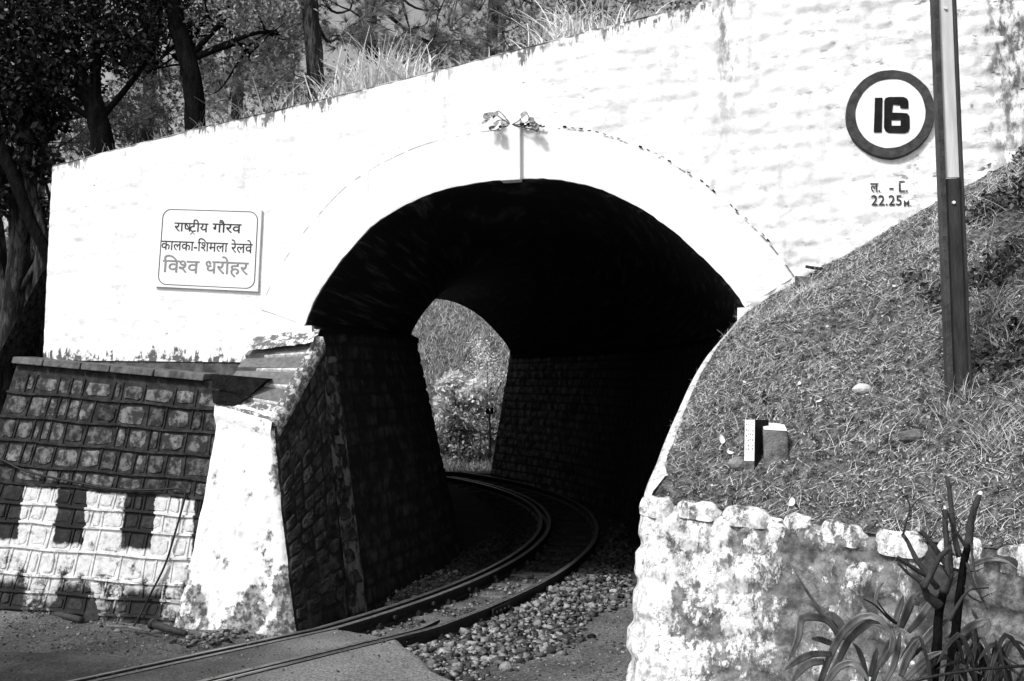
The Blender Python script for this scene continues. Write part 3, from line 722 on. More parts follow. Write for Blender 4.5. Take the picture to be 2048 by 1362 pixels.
# top stones: rounded blocks along the head, each its own; and the rolled edge of the wing
def topstone(t0, t1, hh, over, parent, nm='top_stone'):
    V = []; nu, nv = 9, 7; P = []; sd = random.randint(0, 99)
    for i in range(nu):
        u = i / (nu - 1); p = c3(A_pt, t0 + (t1 - t0) * u); q = c3(A_pt, t0 + (t1 - t0) * u + .03); tn = (q - p).normalized(); nr = Vector((tn.y, -tn.x, 0)).normalized()
        if t0 >= 4 and nr.y > 0: nr = -nr
        if t0 < 4 and nr.x > 0: nr = -nr
        sh = (1 - (2 * u - 1) ** 10) * .7 + .3
        for j in range(nv):
            a = math.pi * (j / (nv - 1)) * 1.0 - .22
            ca, sa = math.cos(a), math.sin(a); hd = over * math.copysign(abs(ca) ** .6, ca) * sh; vz = hh * math.copysign(abs(sa) ** .6, sa) * sh
            k = 1 + .7 * float(fbm(u * 3 + sd, j * .5, 3, sd))
            V.append(p + nr * (hd * k - .02) + Vector((0, 0, vz * k - hh * .75))); P.append(0)
    o = obj(nm, (V, grid_faces(nu, nv).tolist()), M_flake, parent, True, {'wx': [.3 + .12 * max(0, t0 - 4)] * len(V), 'dtop': [0] * len(V), 'joint': [1] * len(V)})
    s_ = o.modifiers.new('sub', 'SUBSURF'); s_.levels = 1; s_.render_levels = 2
    tx_ = bpy.data.textures.get('lump') or bpy.data.textures.new('lump', 'CLOUDS'); tx_.noise_scale = .07; tx_.noise_depth = 3
    d_ = o.modifiers.new('lump', 'DISPLACE'); d_.texture = tx_; d_.strength = .03; d_.texture_coords = 'GLOBAL'; d_.mid_level = .5
topstone(3.9, 4.62, .095, .10, rr); topstone(4.64, 5.35, .085, .10, rr); topstone(5.37, 5.98, .085, .095, rr)
t = 6.08
for wd in (.33, .46, .5, .44, .42, .30, .42, .4, .4, .5, .5, .5):
    topstone(t, min(t + wd * .88, 9.9), random.uniform(.09, .12), random.uniform(.045, .065), rr); t += wd
    if t > 9.8: break

# ------------------------------------------------------------------ right hillside
n1, n2 = 260, 150; V = np.zeros((n1, n2, 3))
ti = np.linspace(0, 10, n1); vv = np.linspace(0, 1, n2)
for i in range(n1):
    a = c3(A_pt, ti[i]); b_ = c3(B_pt, ti[i])
    P = np.array(a)[None] * (1 - vv[:, None]) + np.array(b_)[None] * vv[:, None]
    amp = np.minimum(1, vv * 6) * np.minimum(1, (1 - vv) * 8)
    hgt = (.10 * np.sin(np.pi * vv) * min(1, max(0, ti[i] - 2) / 3)) + amp * min(1, .15 + ti[i] / 6) * (.16 * fbm(P[:, 0] * 1.4, P[:, 1] * 1.4 + P[:, 2], 3, 70) + .05 * fbm(P[:, 0] * 8, P[:, 2] * 8, 3, 71))
    P[:, 2] += hgt - .012 + .02 * np.clip(1 - ti[i] / 3, 0, 1); P[:, 1] += -.3 * hgt * 0
    V[i] = P
n1h, n2h = n1, n2; hillV = V.reshape(-1, 3); hillF = grid_faces(n1, n2)
hill = obj('hillside', (hillV, hillF), M_soil, None, True); tag(hill, kind='structure')
V = []
for i in range(90):      # plastered head of the wing, a smooth band along its edge
    t = .35 + 3.75 * i / 89; a = c3(A_pt, t); dr = (c3(B_pt, t) - a).normalized()
    for q, h in ((-.012, -.05), (-.010, .012), (.03, .026), (.09, .022), (.20, .022), (.30, -.02)):
        V.append(a + dr * (q + .03 * float(fbm(t * 5, q * 9, 3, 9)) * (q > .1)) + Vector((0, 0, h + .010 * float(fbm(t * 9, q * 30, 3, 4)))))
obj('plaster_head', (V, grid_faces(90, 6).tolist()), M_head, rr, True)
HB = BVHTree.FromPolygons([tuple(v) for v in hillV[:].tolist()], [tuple(f) for f in hillF.tolist()])
def hill_px(x, y):
    h = HB.ray_cast(Vector((0, 0, EYE)), ray(x, y).normalized())
    return (h[0], h[1]) if h[0] is not None else (at_y(x, y, 6.5), Vector((0, 0, 1)))

# ------------------------------------------------------------------ ground, road
OSE = [(-14, -3.2), (-2.07, -2.24), (-.9, -1.75), (-.53, -1.3), (-.42, -.45), (-.30, -.12), (.40, -.12), (.69, -.32), (1.39, -.87), (2.28, -1.24), (4, -2.2), (14, -6)]
def s_end(o): return float(np.interp(o, [a for a, _ in OSE], [b for _, b in OSE]))
def gz(x, y):
    s, o = track_inv(x, y)
    z = grade(y) - .035
    if -.75 < o < 9 and s > s_end(max(-2, min(o, 12))) - .05: z = grade(y) - .13
    if o >= .0 and s > -3: z = min(z, grade(y) - .10)
    return z
xs = np.concatenate([np.linspace(-60, -8, 14)[:-1], np.linspace(-8, 6, 281)[:-1], np.linspace(6, 60, 14)])
ys = np.concatenate([np.linspace(-40, 4.5, 14)[:-1], np.linspace(4.5, 13, 171)[:-1], np.linspace(13, 26, 60)[:-1], np.linspace(26, 90, 12)])
Z = np.array([[gz(x, y) for y in ys] for x in xs]); XX, YY = np.meshgrid(xs, ys, indexing='ij')
Z2 = Z.copy(); 
for _ in range(2): Z2[1:-1, 1:-1] = (Z2[1:-1, 1:-1] * 2 + Z2[:-2, 1:-1] + Z2[2:, 1:-1] + Z2[1:-1, :-2] + Z2[1:-1, 2:]) / 6
near = (XX > -8) & (XX < 6) & (YY > 4.5) & (YY < 26)
Z2 += np.where(near, .022 * fbm(XX * 2.5, YY * 2.5, 4, 90) + .012 * fbm(XX * 11, YY * 11, 3, 91), 0)
gv = np.stack([XX, YY, Z2], -1).reshape(-1, 3)
gr = obj('ground', (gv, grid_faces(len(xs), len(ys))), M_ground, None, True); tag(gr, kind='structure')
GB = BVHTree.FromPolygons([tuple(v) for v in gv.tolist()], [tuple(f) for f in grid_faces(len(xs), len(ys)).tolist()])
def ground_z(x, y):
    h = GB.ray_cast(Vector((x, y, 5)), Vector((0, 0, -1))); return h[0].z if h[0] is not None else 0.
# road: three asphalt strips with flangeways left open along the rails
V = []; F = []
def strip(o0, o1, n):
    global V, F
    os_ = [o0 + (o1 - o0) * (k / (n - 1)) for k in range(n)]
    if o0 < -3: os_ = [-.455 - 13 * (k / (n - 1)) ** 2.2 for k in range(n)][::-1]
    if o1 > 3: os_ = [.455 + 13 * (k / (n - 1)) ** 2.2 for k in range(n)]
    b = len(V); m_ = 70
    for o in os_:
        e = s_end(o) + .12 * float(fbm(o * 3, 1, 4, 12)) + .05 * float(fbm(o * 17, 4, 3, 19))
        for j in range(m_):
            s = e - 16 * (1 - (1 - j / (m_ - 1)) ** .5) if j else e
            s = e - 16 * (j / (m_ - 1)) ** 2
            p = track(s, o); zz = .0 + .004 * float(fbm(p.x * 3, p.y * 3, 3, 5))
            if o > .4: zz -= .02 * min(1, (o - .4) / 2)
            edge = min(1, (e - s) / .10); zz -= .05 * (1 - edge) ** 2
            if o < -.5: zz = -.012 + zz - .02 * max(0, 1 - (e - s) / .25)
            V.append(Vector((p.x, p.y, zz)))
        pp = V[-m_]; 
    for i in range(len(os_) - 1):
        for j in range(m_ - 1):
            a = b + i * m_ + j; F.append((a, a + 1, a + m_ + 1, a + m_))
        a = b + i * m_; k = len(V); V.append(V[a] - Vector((0, 0, .12))); V.append(V[a + m_] - Vector((0, 0, .12))); F.append((k, k + 1, a + m_, a))
strip(-14, -.455, 60); strip(-.25, .325, 16); strip(.455, 14, 60)
tag(obj('road', (V, F), M_asphalt, None, True), kind='structure')

# ------------------------------------------------------------------ railway track
tr = empty('railway_track', (T0.x, T0.y, 0), 'narrow gauge railway track with check rails curving left into the tunnel', 'railway')
PROF = [(-.0275, 0), (.0275, 0), (.029, -.006), (.029, -.026), (.008, -.036), (.007, -.092), (.048, -.104), (.048, -.112), (-.048, -.112), (-.048, -.104), (-.007, -.092), (-.008, -.036), (-.029, -.026), (-.029, -.006)]
def rail(off, s0, s1, top, parent=tr, dz=.004, taper=0., name='running_rail', mtop=None):
    n = max(4, int((s1 - s0) / .15)); V = []; k = len(PROF); F = []; MI = []
    for i in range(n):
        s = s0 + (s1 - s0) * i / (n - 1); oo = off
        if taper and s > s1 - .35: oo += taper * ((s - (s1 - .35)) / .35)
        for a, h in PROF: V.append(track(s, oo + a, h + dz))
    for i in range(n - 1):
        for j in range(k):
            a = i * k + j; b_ = i * k + (j + 1) % k; F.append((a, b_, b_ + k, a + k)); MI.append(1 if j == 0 else 0)
    F.append(tuple(range(k))); F.append(tuple((n - 1) * k + j for j in range(k))[::-1]); MI += [0, 0]
    mb = MB(); mb.v = [tuple(v) for v in V]; mb.f = F; mb.mi = MI
    return obj(name, mb, [M_rail, top], parent)
rail(-.41, -11, 19, M_railtop2, name='running_rail'); rail(.41, -11, 19, M_railtop2, name='running_rail')
rail(-.285, -11, 14, M_railtop2, name='check_rail', dz=.006); rail(.318, -11, .55, M_railtop2, name='check_rail', dz=.004, taper=-.05)
# bright wheel-polished band on the running rails
for off, s1 in ((-.404, 19), (.404, 19)):
    V = []; n = 160
    for i in range(n):
        s = -11 + (s1 + 11) * i / (n - 1); V += [track(s, off - .009, .0065), track(s, off + .009, .0065)]
    obj('polished_tread', (V, grid_faces(n, 2).tolist()), M_railtop, tr)
s = .35; k = 0
while s < 18:
    mb = MB(); c_ = track(s, .0, -.155); t_ = (track(s + .05, 0) - track(s - .05, 0)).normalized(); n_ = (track(s, .1) - track(s, -.1)).normalized()
    u_ = n_.cross(t_); mb.box(c_, n_ * .74, t_ * .105, u_ * .05)
    o = obj('sleeper', mb, M_sleeper if s < 3.4 else M_sleeperd, tr); bv = o.modifiers.new('bevel', 'BEVEL'); bv.width = .015; bv.segments = 2
    if s < 9:
        for off in (-.47, -.225, .35, .47):
            if off == -.225 or True:
                mb = MB(); p = track(s, off, -.088); mb.box(p, n_ * .028, t_ * .03, u_ * .013); mb.box(p + u_ * .018, n_ * .012, t_ * .012, u_ * .014)
                obj('rail_clip', mb, M_rail, tr)
    s += random.uniform(.55, .62)
for s_ in (1.35,):
    mb = MB(); t_ = (track(s_ + .05, 0) - track(s_ - .05, 0)).normalized(); n_ = (track(s_, .1) - track(s_, -.1)).normalized(); p = track(s_, .451, -.052)
    mb.box(p, t_ * .17, n_ * .012, Vector((0, 0, .036)))
    fp = obj('fishplate', mb, M_irond, tr)
    for q in (-.12, -.04, .04, .12):
        b2 = MB(); b2.tube([p + t_ * q + n_ * .008, p + t_ * q + n_ * .03], .013, 6); obj('bolt', b2, M_iron, fp)
for s_ in (.6, 1.25, 2.0, 2.7):       # spacer blocks between running and check rail
    mb = MB(); p = track(s_, -.225, -.05); t_ = TD; n_ = TN; mb.tube([track(s_, -.275, -.055), track(s_, -.235, -.055)], .022, 8); obj('spacer_bolt', mb, M_iron, tr)

# ballast: rough angular stones, uncountable
def rocks(pts, rads, seed=0, flat=.7):
    rs = np.random.RandomState(seed)
    bm = bmesh.new(); bmesh.ops.create_icosphere(bm, subdivisions=1, radius=1); v0 = np.array([v.co[:] for v in bm.verts]); f0 = np.array([[v.index for v in f.verts] for f in bm.faces]); bm.free()
    # angular: 12-vert icosahedron is enough
    bm = bmesh.new(); bmesh.ops.create_icosphere(bm, subdivisions=1, radius=1); bm.verts.ensure_lookup_table()
    v0 = np.array([v.co[:] for v in bm.verts]); f0 = np.array([[v.index for v in f.verts] for f in bm.faces]); bm.free()
    N = len(pts); nv = len(v0)
    v0 = np.array([(a, b, c) for a in (-1, 1) for b in (-1, 1) for c in (-1, 1)], float) * .72; nv = 8
    f0 = np.array([(0, 1, 3), (0, 3, 2), (4, 6, 7), (4, 7, 5), (0, 4, 5), (0, 5, 1), (2, 3, 7), (2, 7, 6), (0, 2, 6), (0, 6, 4), (1, 5, 7), (1, 7, 3)])
    P = np.repeat(v0[None], N, 0) * (1 + rs.uniform(-.55, .48, (N, nv, 1)) + rs.uniform(-.18, .18, (N, nv, 3)))
    P *= rs.uniform(.65, 1.25, (N, 1, 3))
    ang = rs.uniform(0, 2 * math.pi, (N, 3)); 
    for ax_ in range(3):
        c_, s_ = np.cos(ang[:, ax_]), np.sin(ang[:, ax_]); i, j = (ax_ + 1) % 3, (ax_ + 2) % 3
        a = P[:, :, i].copy(); b_ = P[:, :, j].copy(); P[:, :, i] = a * c_[:, None] - b_ * s_[:, None]; P[:, :, j] = a * s_[:, None] + b_ * c_[:, None]
    P[:, :, 2] *= flat
    P = P * np.asarray(rads)[:, None, None] + np.asarray(pts)[:, None, :]
    Fc = f0[None] + (np.arange(N) * nv)[:, None, None]
    return P.reshape(-1, 3), Fc.reshape(-1, 3)
pts = []; rad = []
for _ in range(34000):
    s = random.uniform(-1.3, 11); o = random.uniform(-1.1, 1.75)
    if s < s_end(o) + .04: continue
    if abs(o + .41) < .05 or abs(o + .285) < .05 or abs(o - .41) < .055 or (-.42 < o < -.28): continue
    lim = 1.45 - .10 * max(0, s - 1) + .12 * math.sin(s * 3) if s > -.4 else 1.5 + .5 * s * 0
    if o > .45 and (o > lim or random.random() < max(0, (o - lim + .35)) * 2): continue
    if o < -.45 and random.random() < .35: continue
    if -.25 < o < .36 and random.random() < .72: continue
    if s > 5 and random.random() < .6: continue
    r = random.choice((.011, .014, .016, .019, .022, .027, .036)) * random.uniform(.8, 1.15)
    if o > .45: r *= 1.1
    else: r *= .72
    p = track(s, o); z = ground_z(p.x, p.y); hump = .05 * math.exp(-((o - .8) / .4) ** 2) if o > .45 else .02
    pts.append((p.x, p.y, z + r * .35 + hump * random.random())); rad.append(r)
inb = [i for i, p in enumerate(pts) if p[1] > 11.6]; outb = [i for i, p in enumerate(pts) if p[1] <= 11.6]
RV, RF = rocks([pts[i] for i in inb], [rad[i] for i in inb], 4)
o = obj('ballast', (RV, RF), M_ballastd, None, False); tag(o, 'ballast inside the bore, its shade painted into the colour', 'gravel', kind='stuff')
pts = [pts[i] for i in outb]; rad = [rad[i] for i in outb]
RV, RF = rocks(pts, rad, 3)
o = obj('ballast', (RV, RF), M_ballast, None, False, {'rnd': np.repeat(RS.uniform(0, 1, len(RV) // 8), 8)}); tag(o, 'loose crushed stone ballast beside and between the rails', 'gravel', kind='stuff')
# small loose grit on dirt and road
pts = []; rad = []
for _ in range(9000):
    x = random.uniform(-5.5, 1.2); y = random.uniform(5.8, 10)
    s, o_ = track_inv(x, y)
    on = s < s_end(max(-14, min(14, o_)))
    if on and random.random() < .72: continue
    z = .004 if on else ground_z(x, y); r = random.choice((.004, .006, .008, .012)) * random.uniform(.7, 1.3) * (.6 if on else 1)
    pts.append((x, y, z + r * .3)); rad.append(r)
RV, RF = rocks(pts, rad, 8)
o = obj('grit', (RV, RF), M_ballast, None, False, {'rnd': np.repeat(RS.uniform(0, 1, len(RV) // 8), 8)}); tag(o, 'small loose grit scattered on the dirt and road', 'grit', kind='stuff')
def rock_thing(px, py, r, label, mt, onhill=False, name='rock', group=None, dark=False):
    if onhill: p, _ = hill_px(px, py)
    else:
        p = at_z(px, py, -.06); p.z = ground_z(p.x, p.y)
    bm = bmesh.new(); bmesh.ops.create_icosphere(bm, subdivisions=2, radius=1)
    sc = Vector((random.uniform(.9, 1.3), random.uniform(.8, 1.1), random.uniform(.6, .85))); sd = random.random() * 50
    for v in bm.verts:
        q = v.co; k = 1 + .55 * float(fbm(q.x * 1.3 + sd, q.y * 1.3 + q.z * 1.7, 3)); v.co = Vector((q.x * sc.x, q.y * sc.y, q.z * sc.z)) * k * r
    me = MB(); me.add([v.co + p + Vector((0, 0, r * .35)) for v in bm.verts], [[v.index for v in f.verts] for f in bm.faces]); bm.free()
    tag(obj(name, me, mt, None, False), label, 'stone', group)
rock_thing(1095, 1232, .075, 'dark square-edged rock lying on the pale ballast right of the rails', M_grey)
rock_thing(1183, 1262, .035, 'small black stone alone on the dirt path beside the ballast', M_blackstone)
rock_thing(1012, 1322, .06, 'pale stone at the foot of the ballast near the road edge', M_rock)
rock_thing(1725, 783, .05, 'white stone lying in the dry grass at mid-slope left of the post', M_bone, True)
rock_thing(1478, 934, .06, 'pale round stone leaning against the foot of the white marker', M_rock, True)
rock_thing(1820, 880, .06, 'grey stone half buried in the slope below the post', M_grey, True)

# ------------------------------------------------------------------ the tunnel number disc, its lettering
disc = empty('number_disc', W(3.21, 4.37, 0), 'round plaster disc with black ring and number 16', 'sign')
DC = W(3.213, 4.372, 0); DX = Vector((1, -WK, 0)).normalized()
def DP(a, b, d): return DC + DX * a + Vector((0, 0, b)) + WN * d
def ringmesh(r0, r1, d, n=72, depth=.05, jit=.006, sx=.965):
    V = []; F = []
    for i in range(n):
        a = 2 * math.pi * i / n; j0 = jit * float(fbm(math.cos(a) * 3 + 5, math.sin(a) * 3, 3)) * 2; j1 = jit * float(fbm(math.cos(a) * 4 + 15, math.sin(a) * 4, 3)) * 2
        for r, dd in ((r0 + j0, d), (r1 + j1, d), (r1 + .006 + j1, d - .012), (r1 + .010 + j1, d - depth)):
            V.append(DP(math.cos(a) * r * sx, math.sin(a) * r * 1.045, dd + (.004 * float(fbm(math.cos(a) * r * 14, math.sin(a) * r * 14, 3)))))
    for i in range(n):
        for j in range(3):
            a = i * 4 + j; b_ = ((i + 1) % n) * 4 + j; F.append((a, b_, b_ + 1, a + 1))
    return V, F
V, F = ringmesh(.288, .362, .048); obj('painted_ring', (V, F), M_ringk, disc)
V = [DP(0, 0, .046)]; F = []
n = 72
for k, r in enumerate((.1, .2, .29)):
    for i in range(n):
        a = 2 * math.pi * i / n; V.append(DP(math.cos(a) * r * .965, math.sin(a) * r * 1.045, .045 + .006 * float(fbm(math.cos(a) * r * 9, math.sin(a) * r * 9, 3))))
F += [(0, 1 + i, 1 + (i + 1) % n) for i in range(n)]
for k in range(2): F += [(1 + k * n + i, 1 + (k + 1) * n + i, 1 + (k + 1) * n + (i + 1) % n, 1 + k * n + (i + 1) % n) for i in range(n)]
obj('plaster_face', (V, F), M_paintw, disc, True)
def flat_poly(loops, holes, d, name, parent, mt, depth=.004):
    cu = bpy.data.curves.new('tmp', 'CURVE'); cu.dimensions = '2D'; cu.fill_mode = 'BOTH'
    for lp in loops + holes:
        sp = cu.splines.new('POLY'); sp.points.add(len(lp) - 1); sp.use_cyclic_u = True
        for q, (a, b_) in zip(sp.points, lp): q.co = (a, b_, 0, 1)
    ob = bpy.data.objects.new('tmp', cu); COL.objects.link(ob); dg = bpy.context.evaluated_depsgraph_get(); dg.update()
    me = bpy.data.meshes.new_from_object(ob.evaluated_get(dg)); V = [DP(v.co.x, v.co.y, d) for v in me.vertices]; F = [tuple(p.vertices) for p in me.polygons]
    bpy.data.objects.remove(ob); bpy.data.curves.remove(cu); bpy.data.meshes.remove(me)
    return obj(name, (V, F), mt, parent)
Sx = .0041 / 4.54 ; 
def dpx(x, y):      # zoomed-photo pixels of the disc (scale 4.54) to metres round the disc centre
    p = wall_hit(1680 + x / 4.54, 130 + y / 4.54, .046); q = p - DC; return (q.dot(DX), q.z)
one = [dpx(*p) for p in [(316, 300), (385, 298), (378, 612), (305, 614)]]
six = [dpx(*p) for p in [(440, 292), (575, 292), (606, 305), (620, 330), (620, 398), (545, 394), (545, 366), (480, 360), (472, 434), (560, 436), (608, 440), (630, 465), (632, 575), (618, 608), (585, 620), (440, 618), (410, 600), (398, 570), (400, 330), (412, 302)]]
hole = [dpx(*p) for p in [(466, 500), (550, 500), (548, 553), (466, 553)]][::-1]
flat_poly([one], [], .0535, 'digit_one', disc, M_paintk); flat_poly([six], [hole], .0535, 'digit_six', disc, M_paintk)

def text_geo(body, size, offset=-.010, clip=None):
    cu = bpy.data.curves.new('tmp', 'FONT'); cu.body = body; cu.size = size; cu.offset = offset * size; cu.resolution_u = 4
    ob = bpy.data.objects.new('tmp', cu); COL.objects.link(ob); dg = bpy.context.evaluated_depsgraph_get(); dg.update()
    me = bpy.data.meshes.new_from_object(ob.evaluated_get(dg)); bm = bmesh.new(); bm.from_mesh(me)
    if clip is not None:
        xm = max(v.co.x for v in bm.verts); bmesh.ops.bisect_plane(bm, geom=bm.verts[:] + bm.edges[:] + bm.faces[:], plane_co=(xm - clip * size, 0, 0), plane_no=(1, 0, 0), clear_outer=True)
    V = [(v.co.x, v.co.y) for v in bm.verts]; bm.verts.index_update(); F = [tuple(v.index for v in f.verts) for f in bm.faces]
    bm.free(); bpy.data.objects.remove(ob); bpy.data.curves.remove(cu); bpy.data.meshes.remove(me)
    return V, F
def line_geo(pieces, size, offset):
    """pieces: (text, clip, gap) laid one after another -> verts, faces, width"""
    V = []; F = []; x = 0
    for body, clip, gap in pieces:
        v, f = text_geo(body, size, offset, clip); x0 = min(a for a, _ in v); x1 = max(a for a, _ in v); b = len(V)
        V += [(a - x0 + x, c_) for a, c_ in v]; F += [tuple(i + b for i in q) for q in f]; x += x1 - x0 + gap * size
        if body == 'टीय':       # the rakar below the ta
            cx = x - (x1 - x0) + .27 * size; t_ = .05 * size
            for dx in (-1, 1):
                b = len(V); V += [(cx, -.02 * size), (cx + dx * .16 * size, -.17 * size), (cx + dx * .16 * size, -.17 * size - t_ * 1.2), (cx, -.02 * size - t_ * 1.2)]; F.append((b, b + 1, b + 2, b + 3))
    return V, F, max(a for a, _ in V)

# ------------------------------------------------------------------ heritage sign board
sb = empty('sign_board', W(-3.0, 3.1, .03), 'white board with three lines of Devanagari lettering, hung slightly askew', 'sign')
D0 = .030
TLs, TRs, BLs, BRs = [wall_hit(x, y, D0) for x, y in ((321, 413), (523, 419), (309, 573), (515, 583))]
def SBp(u, v, d=0.): return (TLs.lerp(TRs, u)).lerp(BLs.lerp(BRs, u), v) + WN * d
mb = MB(); f4 = [SBp(0, 1), SBp(1, 1), SBp(1, 0), SBp(0, 0)]; mb.hexa([p - WN * .022 for p in f4] + f4)
obj('board', mb, M_board, sb)
def rrect(m_, r, n=8):
    pts = []
    for cx, cy, a0 in ((1 - m_ - r, m_ + r * 1.3, -90), (1 - m_ - r, 1 - m_ - r * 1.3, 0), (m_ + r, 1 - m_ - r * 1.3, 90), (m_ + r, m_ + r * 1.3, 180)):
        for k in range(n + 1):
            a = R(a0 + 90 * k / n); pts.append((cx + r * math.cos(a), cy + r * 1.3 * math.sin(a)))
    return pts
a = rrect(.028, .085); b_ = rrect(.0365, .079); n = len(a); V = [SBp(u, v, .002) for u, v in a] + [SBp(u, v, .002) for u, v in b_]
obj('border_line', (V, [(i, (i + 1) % n, n + (i + 1) % n, n + i) for i in range(n)]), M_ink, sb)
Wd = (TRs - TLs).length; Ht = (TLs - BLs).length
def put_line(pieces, x0, x1, yb, hscale, mt, off, name):
    V, F, wd = line_geo(pieces, 1., off); sx = (x1 - x0) / wd
    hscale *= .76; V3 = [SBp(x0 + vx * sx, yb - vy * hscale, .003) for vx, vy in V]
    obj(name, (V3, F), mt, sb)
def uv(x, y):      # pixels of my 6.81x zoom of the board -> board u,v
    p = wall_hit(300 + x / 6.81, 400 + y / 6.81, D0); 
    ex = (TRs - TLs); ez = (BLs - TLs); q = p - TLs; M_ = Matrix(((ex.dot(ex), ex.dot(ez)), (ex.dot(ez), ez.dot(ez)))).inverted(); r_ = M_ @ Vector((q.dot(ex), q.dot(ez))); return r_.x, r_.y
u0, _ = uv(330, 380); u1, v1 = uv(788, 440); put_line([('रा', None, -.03), ('ष', .13, -.07), ('टीय', None, 0)], u0, u1, v1, .225, M_ink, .008, 'lettering')
u0, _ = uv(850, 380); u1, v1 = uv(1238, 456); put_line([('गौरव', None, 0)], u0, u1, v1 - .004, .225, M_ink, .010, 'lettering')
u0, _ = uv(150, 650); u1, v1 = uv(1050, 712); put_line([('कालका-िशमला', None, 0)], u0, u1, v1, .235, M_ink, .005, 'lettering')
u0, _ = uv(1100, 650); u1, v1 = uv(1385, 728); put_line([('रेलवे', None, 0)], u0, u1, v1, .235, M_ink, .005, 'lettering')
u0, _ = uv(170, 900); u1, v1 = uv(660, 1000); put_line([('िव', None, -.04), ('श', .24, -.02), ('व', None, 0)], u0, u1, v1, .31, M_inkg, .009, 'lettering')
u0, _ = uv(750, 900); u1, v1 = uv(1325, 1022); put_line([('धरोहर', None, 0)], u0, u1, v1, .31, M_inkg, .009, 'lettering')

# hand-painted tunnel length on the wall itself
def hand(pieces, x0, y0, x1, size_px, off, sxk=None):
    V, F, wd = line_geo(pieces, 1., off); V3 = []
    for vx, vy in V:
        p = wall_hit(x0 + vx * (x1 - x0) / wd, y0 - vy * size_px, 0.); d, _c2 = wall_relief(p.x, p.z); V3.append(W(p.x, p.z, float(d) + .009))
    obj('painted_lettering', (V3, F), M_handink, portal)
hand([('ल.', None, 0)], 1740, 384, 1760, 27, .012); hand([('-', None, 0)], 1778, 384, 1787, 27, .012); hand([('L.', None, 0)], 1797, 384, 1815, 25, .012)
hand([('22.25', None, 0)], 1742, 411, 1803, 29, .012); hand([('M.', None, 0)], 1807, 413, 1822, 17, .012)
V3 = []
for x, y in ((1797, 363), (1809, 363), (1809, 365.4), (1797, 365.4)):
    p = wall_hit(x, y, 0.); V3.append(W(p.x, p.z, .014))
obj('painted_lettering', (V3, [(0, 1, 2, 3)]), M_handink, portal)

# ------------------------------------------------------------------ rail post on the slope
pb, _ = hill_px(1918, 792); ptop = at_y(1884, -60, pb.y + .02); ptop.x = ptop.x
post = empty('rail_post', pb, 'tall upright old rail post, white above and black below, standing on the slope', 'post')
axp = (ptop - pb).normalized(); rx_ = Vector((1, -.12, 0)); rx_ = (rx_ - axp * rx_.dot(axp)).normalized(); ry_ = axp.cross(rx_)   # ry_ away from camera
if ry_.y < 0: ry_ = -ry_
split_z = 355
def post_at(yp):
    d = ray(1900, yp); t = pb.y / d.y; z = EYE + d.z * t; return pb + axp * ((z - pb.z) / axp.z)
def ppart(name, x0, x1, y0, y1, p0, p1, mt):
    c_ = [p + rx_ * a + ry_ * b for p in (p0, p1) for a, b in ((x0, y0), (x1, y0), (x1, y1), (x0, y1))]
    o = obj(name, MB().hexa(c_), mt, post); bv = o.modifiers.new('bevel', 'BEVEL'); bv.width = .003; return o
lo = pb - axp * .4; mid = post_at(split_z); hi = post_at(-220)
ppart('lower_web', -.036, .056, -.002, .012, lo, mid - axp * .004, M_postk); ppart('upper_web', -.036, .056, -.002, .012, mid, hi, M_postw)
ppart('left_flange', -.070, -.036, -.03, .05, lo, hi, M_postf); ppart('right_flange', .056, .072, -.035, .05, lo, hi, M_postk)
for yp in (15, 405):
    c_ = post_at(yp) + rx_ * (.010 if yp < 100 else .012); mb = MB(); mb.tube([c_ - ry_ * .014, c_ - ry_ * .001], .011, 10)
    obj('bolt', mb, M_bone, post)

# ------------------------------------------------------------------ marker and block on the slope
mk, _ = hill_px(1500, 940); mk.z -= .03
mark = empty('marker_post', mk, 'short square marker post with white front and black side on the slope', 'marker')
w1 = Vector((.058, -.02, 0)); d1 = Vector((.115, .10, 0)); up = Vector((.022, .02, .43))
A0 = mk + Vector((-.042, 0, -.1)); b1 = A0; b2 = A0 + w1; b3 = b2 + d1; b4 = b1 + d1
def seg(k0, k1, pts): return [p + up * k0 for p in pts] + [p + up * k1 for p in pts]
obj('foot', MB().hexa(seg(0, .44, [b1, b2, b3, b4])), M_grey, mark)
e = WN * .0
q = [b1 + Vector((-.002, -.002, 0)), b2 + Vector((-.0, -.002, 0)), b2 + Vector((.0, .0, 0)) + d1 * .02, b1 + d1 * .02]
obj('white_face', MB().hexa(seg(.441, 1.06, q)), M_paintw, mark)
q = [b1 + d1 * .02, b2 + d1 * .02 + Vector((.002, -.001, 0)), b3 + Vector((.002, 0, 0)), b4]
obj('black_body', MB().hexa(seg(.15, 1.06, q)), M_paintk, mark)
mb = MB(); f0 = b1 + Vector((-.002, -.0045, 0)); ex = (b2 - b1); rows_ = (.97, .89, .82, .74, .67, .60)
for k in rows_:                      # worn figures stencilled down the white face
    for j in range(4):
        if random.random() < .15: continue
        a = f0 + ex * (.12 + .22 * j + random.uniform(-.03, .03)) + up * (k + random.uniform(-.012, .012)); hw = random.uniform(.03, .07)
        mb.add([a, a + ex * hw * 1.4, a + ex * hw + up * .025, a + up * .022], [(0, 1, 2, 3)])
obj('stencilled_figures', mb, M_ink, mark)
bk, _ = hill_px(1562, 928)
bk = bk + Vector((0, .02, 0))
cb = MB(); ww = Vector((.155, -.02, -.01)); dd = Vector((.05, .26, .05)); uu = Vector((0, .02, .29)); a0 = bk + Vector((-.10, 0, -.07))
cb.hexa([a0, a0 + ww, a0 + ww + dd, a0 + dd, a0 + uu, a0 + uu + ww, a0 + uu + ww + dd, a0 + uu + dd])
o = obj('concrete_block', cb, M_grey, None); tag(o, 'squat grey concrete block just right of the marker post', 'block'); bv = o.modifiers.new('bevel', 'BEVEL'); bv.width = .012; bv.segments = 3
